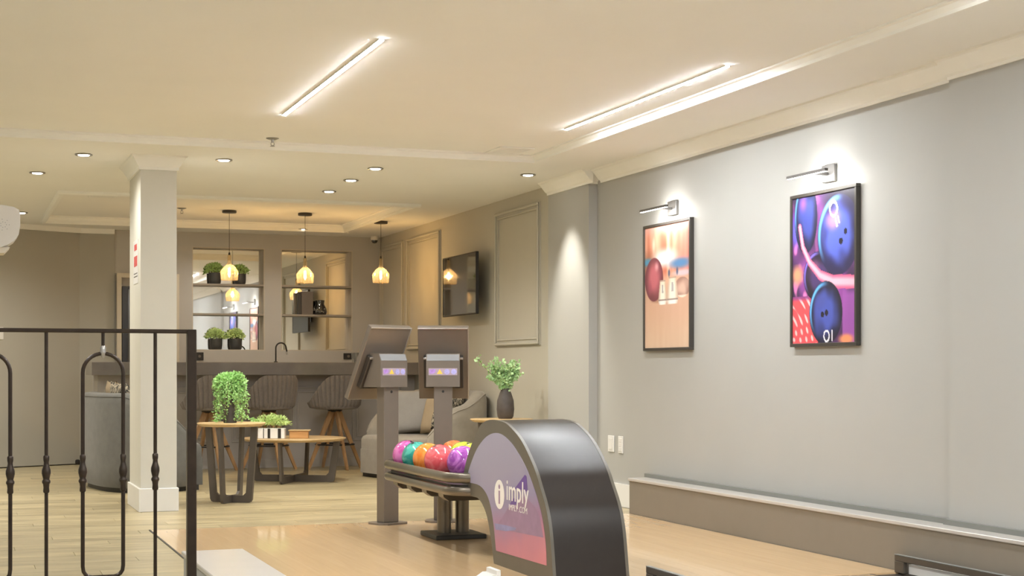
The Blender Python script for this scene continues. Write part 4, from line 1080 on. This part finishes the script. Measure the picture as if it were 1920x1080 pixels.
for k_ in range(26):
    a = random.uniform(0, 2 * PI); z_ = random.uniform(.03, .09); r_ = .092 - (z_ - .05) * .34 if z_ > .05 else .092
    pe.sphere(.009, (r_ * math.cos(a), r_ * math.sin(a), z_), 6, 4)
pe.build('relief_beads', M_SILVER, t)

# ================================================================== TABLES
def round_table(name, label, p, Rt, ht, rtop, rbot, rz, barw):
    t = thing(name, label, 'table', p, rz)
    MB().lathe([(0, ht - .030), (Rt - .035, ht - .030), (Rt - .004, ht - .012), (Rt, ht - .006), (Rt - .002, ht - .001), (Rt - .006, ht), (0, ht)], 56).build('tabletop', M_TBLWOOD, t, smooth=30)
    for k_ in (0, 1):
        zoff = .0006 * k_
        q = [(-rtop, ht - .030), (-rbot - .012, .03), (-rbot, .008), (-rbot + .02, .001 + zoff), (rbot - .02, .001 + zoff), (rbot, .008), (rbot + .012, .03), (rtop, ht - .030)]
        qi = [(rtop - barw, ht - .030), (rbot - barw * .8, barw * 1.55), (rbot - barw * 1.25, barw * 1.12), (-rbot + barw * 1.25, barw * 1.12), (-rbot + barw * .8, barw * 1.55), (-rtop + barw, ht - .030)]
        Mx = Matrix.Rotation(PI / 2 * k_, 4, 'Z')
        MB().prism(q + qi, -.013, .013, 'Y', M=Mx).build('leg_frame', M_TBLLEG, t)
    return t
# frames turned so that one pair of legs faces the viewer
sp = atz(427.5, 942); sp = (sp.x + .03, sp.y, 0)
round_table('side_table', 'tall round side table with dark crossed frame and trailing plant', sp, .295, .69, .245, .185, math.radians(-35), .056)
cp = atz(551.5, 903); cp = (cp.x, cp.y, 0)
round_table('coffee_table', 'low round oak coffee table with planter and wooden box', cp, .53, .452, .485, .42, math.radians(-30), .062)
vp = atz(940, 785, .69)
round_table('side_table', 'round side table carrying the dark vase behind the hood', (vp.x + .0, vp.y, 0), .295, .69, .245, .185, math.radians(10), .056)
# trailing plant on the side table
t = thing('trailing_plant', 'bright green trailing plant in a dark vase on the tall side table', 'plant', (sp[0] - .015, sp[1] - .02, .6905), 0)
MB().lathe([(0, 0), (.055, 0), (.058, .01), (.042, .10), (.036, .20), (.05, .26), (.055, .28), (.046, .28), (.03, .22), (0, .215)], 20).build('vase', M_VASE, t, smooth=40)
tm = MB()
stems = []
for k_ in range(46):
    a = random.uniform(0, 2 * PI); r0 = random.uniform(.05, .15); hh_ = random.uniform(.30, .42)
    ln_ = random.uniform(.10, .42) ; drop_ = random.choice((.12, .2, .3, .38)) if abs(math.sin(a)) < .93 or math.sin(a) > 0 else .12
    r1 = r0 * (.75 + .45 * random.random()) + .02
    pts = [Vector((0, 0, .26)), Vector((r0 * .6 * math.cos(a), r0 * .6 * math.sin(a), hh_)), Vector((r0 * math.cos(a), r0 * math.sin(a), hh_ - .05)), Vector((r1 * math.cos(a), r1 * math.sin(a), max(.02, hh_ - .05 - drop_)))]
    stems.append(catmull(pts, 6))
stems.append(catmull([(.04, 0, .27), (.10, 0, .2), (.12, -.02, .06), (.19, -.04, .02), (.25, -.06, .012)], 6))
stems.append(catmull([(-.04, 0, .27), (-.10, -.02, .2), (-.12, -.02, .06), (-.13, -.04, .012)], 6))
for st_ in stems:
    for q in range(len(st_) - 1):
        a = Vector(st_[q]); b_ = Vector(st_[q + 1])
        for h_ in range(4):
            p_ = a.lerp(b_, random.random()); dv = rnd_dir() + (b_ - a).normalized() * .4
            if p_.z < .02: dv.z = abs(dv.z) * .4
            leaf_quad(tm, p_, dv, rnd_dir(.6), random.uniform(.020, .036), random.uniform(.012, .02))
for k_ in range(420):
    v = rnd_dir(.4); p_ = Vector((v.x * .125, v.y * .125, .34 + v.z * .075)) * 1.0
    leaf_quad(tm, p_, v + rnd_dir() * .6, rnd_dir(1), random.uniform(.022, .045), random.uniform(.012, .022))
tm.v = [(a, b__, max(c, .003)) for a, b__, c in tm.v]
o = tm.build('foliage', M_LEAF, t, fix=False); o['kind'] = 'stuff'
sm_ = MB()
for st_ in stems[::2]: sm_.tube(st_, .0018, 4)
sm_.build('stems', M_STEM, t)
# planter on the coffee table
q = atz(510, 822, .4525)
t = thing('table_planter', 'black and white planter with leafy plant on the coffee table', 'plant', (q.x, q.y, .4525), math.radians(-20))
MB().cbox(-.135, .135, -.06, .06, 0, .105, .004).build('planter_box', M_PRINTW, t)
for (a, b_) in ((-.08, -.072), (-.035, -.008), (.068, .10)): MB().box(a, b_, -.0615, -.0601, .004, .102).build('black_stripe', M_BLACK, t)
f_ = MB()
for k_ in range(620):
    v = rnd_dir(.2); r_ = random.random() ** .4
    p_ = Vector((v.x * .185 * r_, v.y * .12 * r_, .135 + abs(v.z) * .10 * r_))
    if p_.z < .11 and abs(p_.x) < .14 and abs(p_.y) < .065: p_.z = .115
    leaf_quad(f_, p_, v + rnd_dir() * .7 + Vector((0, 0, .4)), rnd_dir(1), random.uniform(.024, .045), random.uniform(.012, .022))
o = f_.build('foliage', M_LEAFY, t, fix=False); o['kind'] = 'stuff'
st_ = MB()
for k_ in range(9):
    xx = -.11 + .0275 * k_; st_.tube([(xx, 0, .10), (xx * 1.2, random.uniform(-.04, .04), .19)], .003, 5)
st_.build('stems', M_STEM, t)
q = atz(552, 822, .4525)
t = thing('wooden_box', 'orange wooden box with pale lid on the coffee table', 'box', (q.x + .05, q.y + .05, .4525), math.radians(-16))
MB().cbox(-.085, .105, -.07, .07, 0, .074, .003).build('body', M_BOXWOOD, t)
MB().cbox(-.095, .125, -.08, .08, .074, .086, .003).build('lid', M_TBLWOOD, t)
# vase with eucalyptus
t = thing('eucalyptus_vase', 'dark bottle vase with pale green eucalyptus behind the hood', 'plant', (vp.x + .03, vp.y - .03, .6905))
MB().lathe([(0, 0), (.062, 0), (.075, .02), (.083, .09), (.078, .17), (.055, .24), (.038, .275), (.036, .285), (.028, .285), (.03, .26), (0, .24)], 24).build('vase', M_VASE, t, smooth=50)
ev = MB(); es = MB()
stems = [[(0, 0, .26), (-.08, 0, .36), (-.19, -.01, .46), (-.285, -.02, .57)]]
for k_ in range(30):
    a = random.uniform(0, 2 * PI); r_ = random.uniform(.05, .16)
    stems.append([(0, 0, .26), (r_ * .4 * math.cos(a), r_ * .4 * math.sin(a), .36), (r_ * math.cos(a) + .01, r_ * math.sin(a), random.uniform(.36, .53))])
for j, s_ in enumerate(stems):
    c_ = catmull(s_, 8); es.tube(c_, .002, 4)
    for q in range(3, len(c_)):
        for h_ in range(2 if j == 0 else 4):
            p_ = Vector(c_[q]) + rnd_dir() * .022
            leaf_quad(ev, p_, rnd_dir(.2), rnd_dir(), random.uniform(.026, .046), random.uniform(.024, .04))
o = ev.build('foliage', M_LEAFE, t, fix=False); o['kind'] = 'stuff'
es.build('stems', M_STEM, t)

# ================================================================== SOFAS
def sofa(label, p, rz, fabric, wdt=1.62, dep=.98):
    """tub sofa, seat opening towards local -Y, back at +Y"""
    t = thing('tub_sofa', label, 'sofa', p, rz, 'curved tub sofas')
    hw_, hd = wdt / 2, dep / 2
    # path of the outer wall: front-left end, round the back, front-right end
    N_ = 72; path = []
    def plan(a):   # a in [-1,1]; superellipse
        an = PI / 2 + a * math.radians(128)
        ca, sa = math.cos(an), math.sin(an); e = 2 / 2.9
        return Vector((-hw_ * abs(ca) ** e * (1 if ca > 0 else -1) * -1, hd * abs(sa) ** e * (1 if sa > 0 else -1), 0))
    vs = []; fs = []; rows = 11
    prof_n = None
    TH_ = .17
    for i in range(N_ + 1):
        a = -1 + 2 * i / N_; P_ = plan(a); e1 = plan(max(-1, a - .01)); e2 = plan(min(1, a + .01)); tg = (e2 - e1).normalized()
        nr = Vector((tg.y, -tg.x, 0))
        if nr.dot(P_) < 0: nr = -nr
        f_ = abs(a)
        top = .93 - .43 * max(0, (f_ - .45) / .55) ** 1.35
        th = TH_ - .03 * sm(.6, 1, f_)
        prof = [(-.035, .045), (-.008, .10), (-.0, .25), (.0, top - .10), (-.012, top - .035), (-.045, top - .006), (-th * .5, top), (-th + .035, top - .012), (-th, top - .05), (-th - .02, .40), (-th - .02, .045)]
        for (o_, z_) in prof: vs.append(P_ + nr * o_ + Vector((0, 0, z_)))
    m_ = rows
    for i in range(N_):
        for j in range(m_ - 1):
            a = i * m_ + j; b_ = a + m_; fs.append((a, b_, b_ + 1, a + 1))
        a = i * m_; b_ = a + m_; fs.append((a, a + m_ - 1, b_ + m_ - 1, b_))
    fs.append(tuple(range(m_))); fs.append(tuple(N_ * m_ + k_ for k_ in range(m_)))
    MB().add(vs, fs).build('backrest', fabric, t, smooth=50)
    # piping along the outer rim
    pp = []
    for i in range(N_ + 1):
        pp.append(vs[i * m_ + 4])
    MB().tube(pp, .006, 6).build('piping', fabric, t, smooth=60)
    ins = []
    for i in range(0, N_ + 1, 2): q = vs[i * m_ + 9]; ins.append((q.x, q.y))
    front = -hd + .02
    l_, r_ = ins[0], ins[-1]
    seat_poly = ins + ([(r_[0], front - .0), (l_[0], front - .0)] if True else [])
    MB().prism([(x_ * .995, y_) for x_, y_ in seat_poly], .045, .30, 'Z').build('seat_base', fabric, t)
    sc_ = [(x_ * .985, y_ * .985) for x_, y_ in seat_poly]
    sv = []; zz = [(.0, .30), (-.0, .31), (.012, .34), (.008, .40), (-.02, .435), (-.06, .45)]
    n_ = len(sc_); cxx = sum(q[0] for q in sc_) / n_; cyy = sum(q[1] for q in sc_) / n_
    sf = []
    for (o_, z_) in zz:
        for (x_, y_) in sc_:
            v = Vector((x_ - cxx, y_ - cyy, 0)); l2 = v.length; v = v * ((l2 + min(o_, 0)) / l2); sv.append((cxx + v.x, cyy + v.y, z_))
    for r2 in range(len(zz) - 1):
        for k_ in range(n_): sf.append((r2 * n_ + k_, r2 * n_ + (k_ + 1) % n_, (r2 + 1) * n_ + (k_ + 1) % n_, (r2 + 1) * n_ + k_))
    sf.append(tuple((len(zz) - 1) * n_ + k_ for k_ in range(n_))); sf.append(tuple(range(n_ - 1, -1, -1)))
    MB().add(sv, sf).build('seat_cushion', fabric, t, smooth=40)
    bp = [(q.x * .94, q.y * .94) for q in vs[0::m_]]
    MB().prism(bp + [(bp[-1][0], front + .05), (bp[0][0], front + .05)], .0, .05, 'Z').build('plinth', M_BLACK, t)
    return t
def cushion(label, p, rot, mat_, s=.44, th=.15):
    n = 12; vs = []; fs = []
    for sd in (1, -1):
        for i in range(n + 1):
            for j in range(n + 1):
                u, v = -1 + 2 * i / n, -1 + 2 * j / n
                pinch = 1 - .10 * ((1 - u * u) * abs(v) ** 3 * 0 + (abs(u) ** 4) * (1 - v * v) + (abs(v) ** 4) * (1 - u * u))
                h_ = th / 2 * ((1 - u ** 4) * (1 - v ** 4)) ** .5
                vs.append((u * s / 2 * pinch, sd * h_, v * s / 2 * pinch))
    S = (n + 1) ** 2
    for i in range(n):
        for j in range(n):
            a = i * (n + 1) + j; b_ = a + n + 1
            fs.append((a, b_, b_ + 1, a + 1)); fs.append((S + a, S + a + 1, S + b_ + 1, S + b_))
    me = MB().add(vs, fs)
    o = me.build('throw_cushion', mat_, smooth=60)
    bm = bmesh.new(); bm.from_mesh(o.data); bmesh.ops.remove_doubles(bm, verts=bm.verts, dist=1e-5); bm.to_mesh(o.data); bm.free()
    o.location = p; o.rotation_euler = rot
    return tag(o, label, 'cushion', 'cushions on the sofas')
SLX, SLY = 1.70, 15.36
sofa('grey tub sofa behind the column, seen from its side', (SLX, SLY, 0), math.radians(90 + 8), M_SOFA)
SRX, SRY = 4.70, 15.62
sofa('grey beige tub sofa against the side wall behind the kiosks', (SRX, SRY, 0), math.radians(-90 + 12), M_SOFAB)
cushion('black and gold patterned cushion on the left sofa', (SLX - .15, SLY - .29, .775), (math.radians(-16), 0, math.radians(98)), M_PATT, .55)
cushion('beige cushion on the left sofa beside the patterned one', (SLX - .15, SLY + .30, .775), (math.radians(-16), 0, math.radians(94)), M_CUSHB, .55)
cushion('large light grey cushion on the right sofa, nearest the far arm', (SRX + .02, SRY + .43, .70), (math.radians(-10), math.radians(-4), math.radians(-30)), M_CUSH, .50)
cushion('beige cushion on the right sofa in the middle', (SRX + .16, SRY + .05, .67), (math.radians(-16), 0, math.radians(-66)), M_CUSHB, .44)
cushion('dark brown cushion on the right sofa in the back', (4.96, 15.44, .80), (math.radians(-12), 0, math.radians(-92)), M_CUSHD, .42)
cushion('patterned cushion on the right sofa near its arm', (4.80, 15.14, .71), (math.radians(-20), 0, math.radians(-150)), M_PATT, .38)
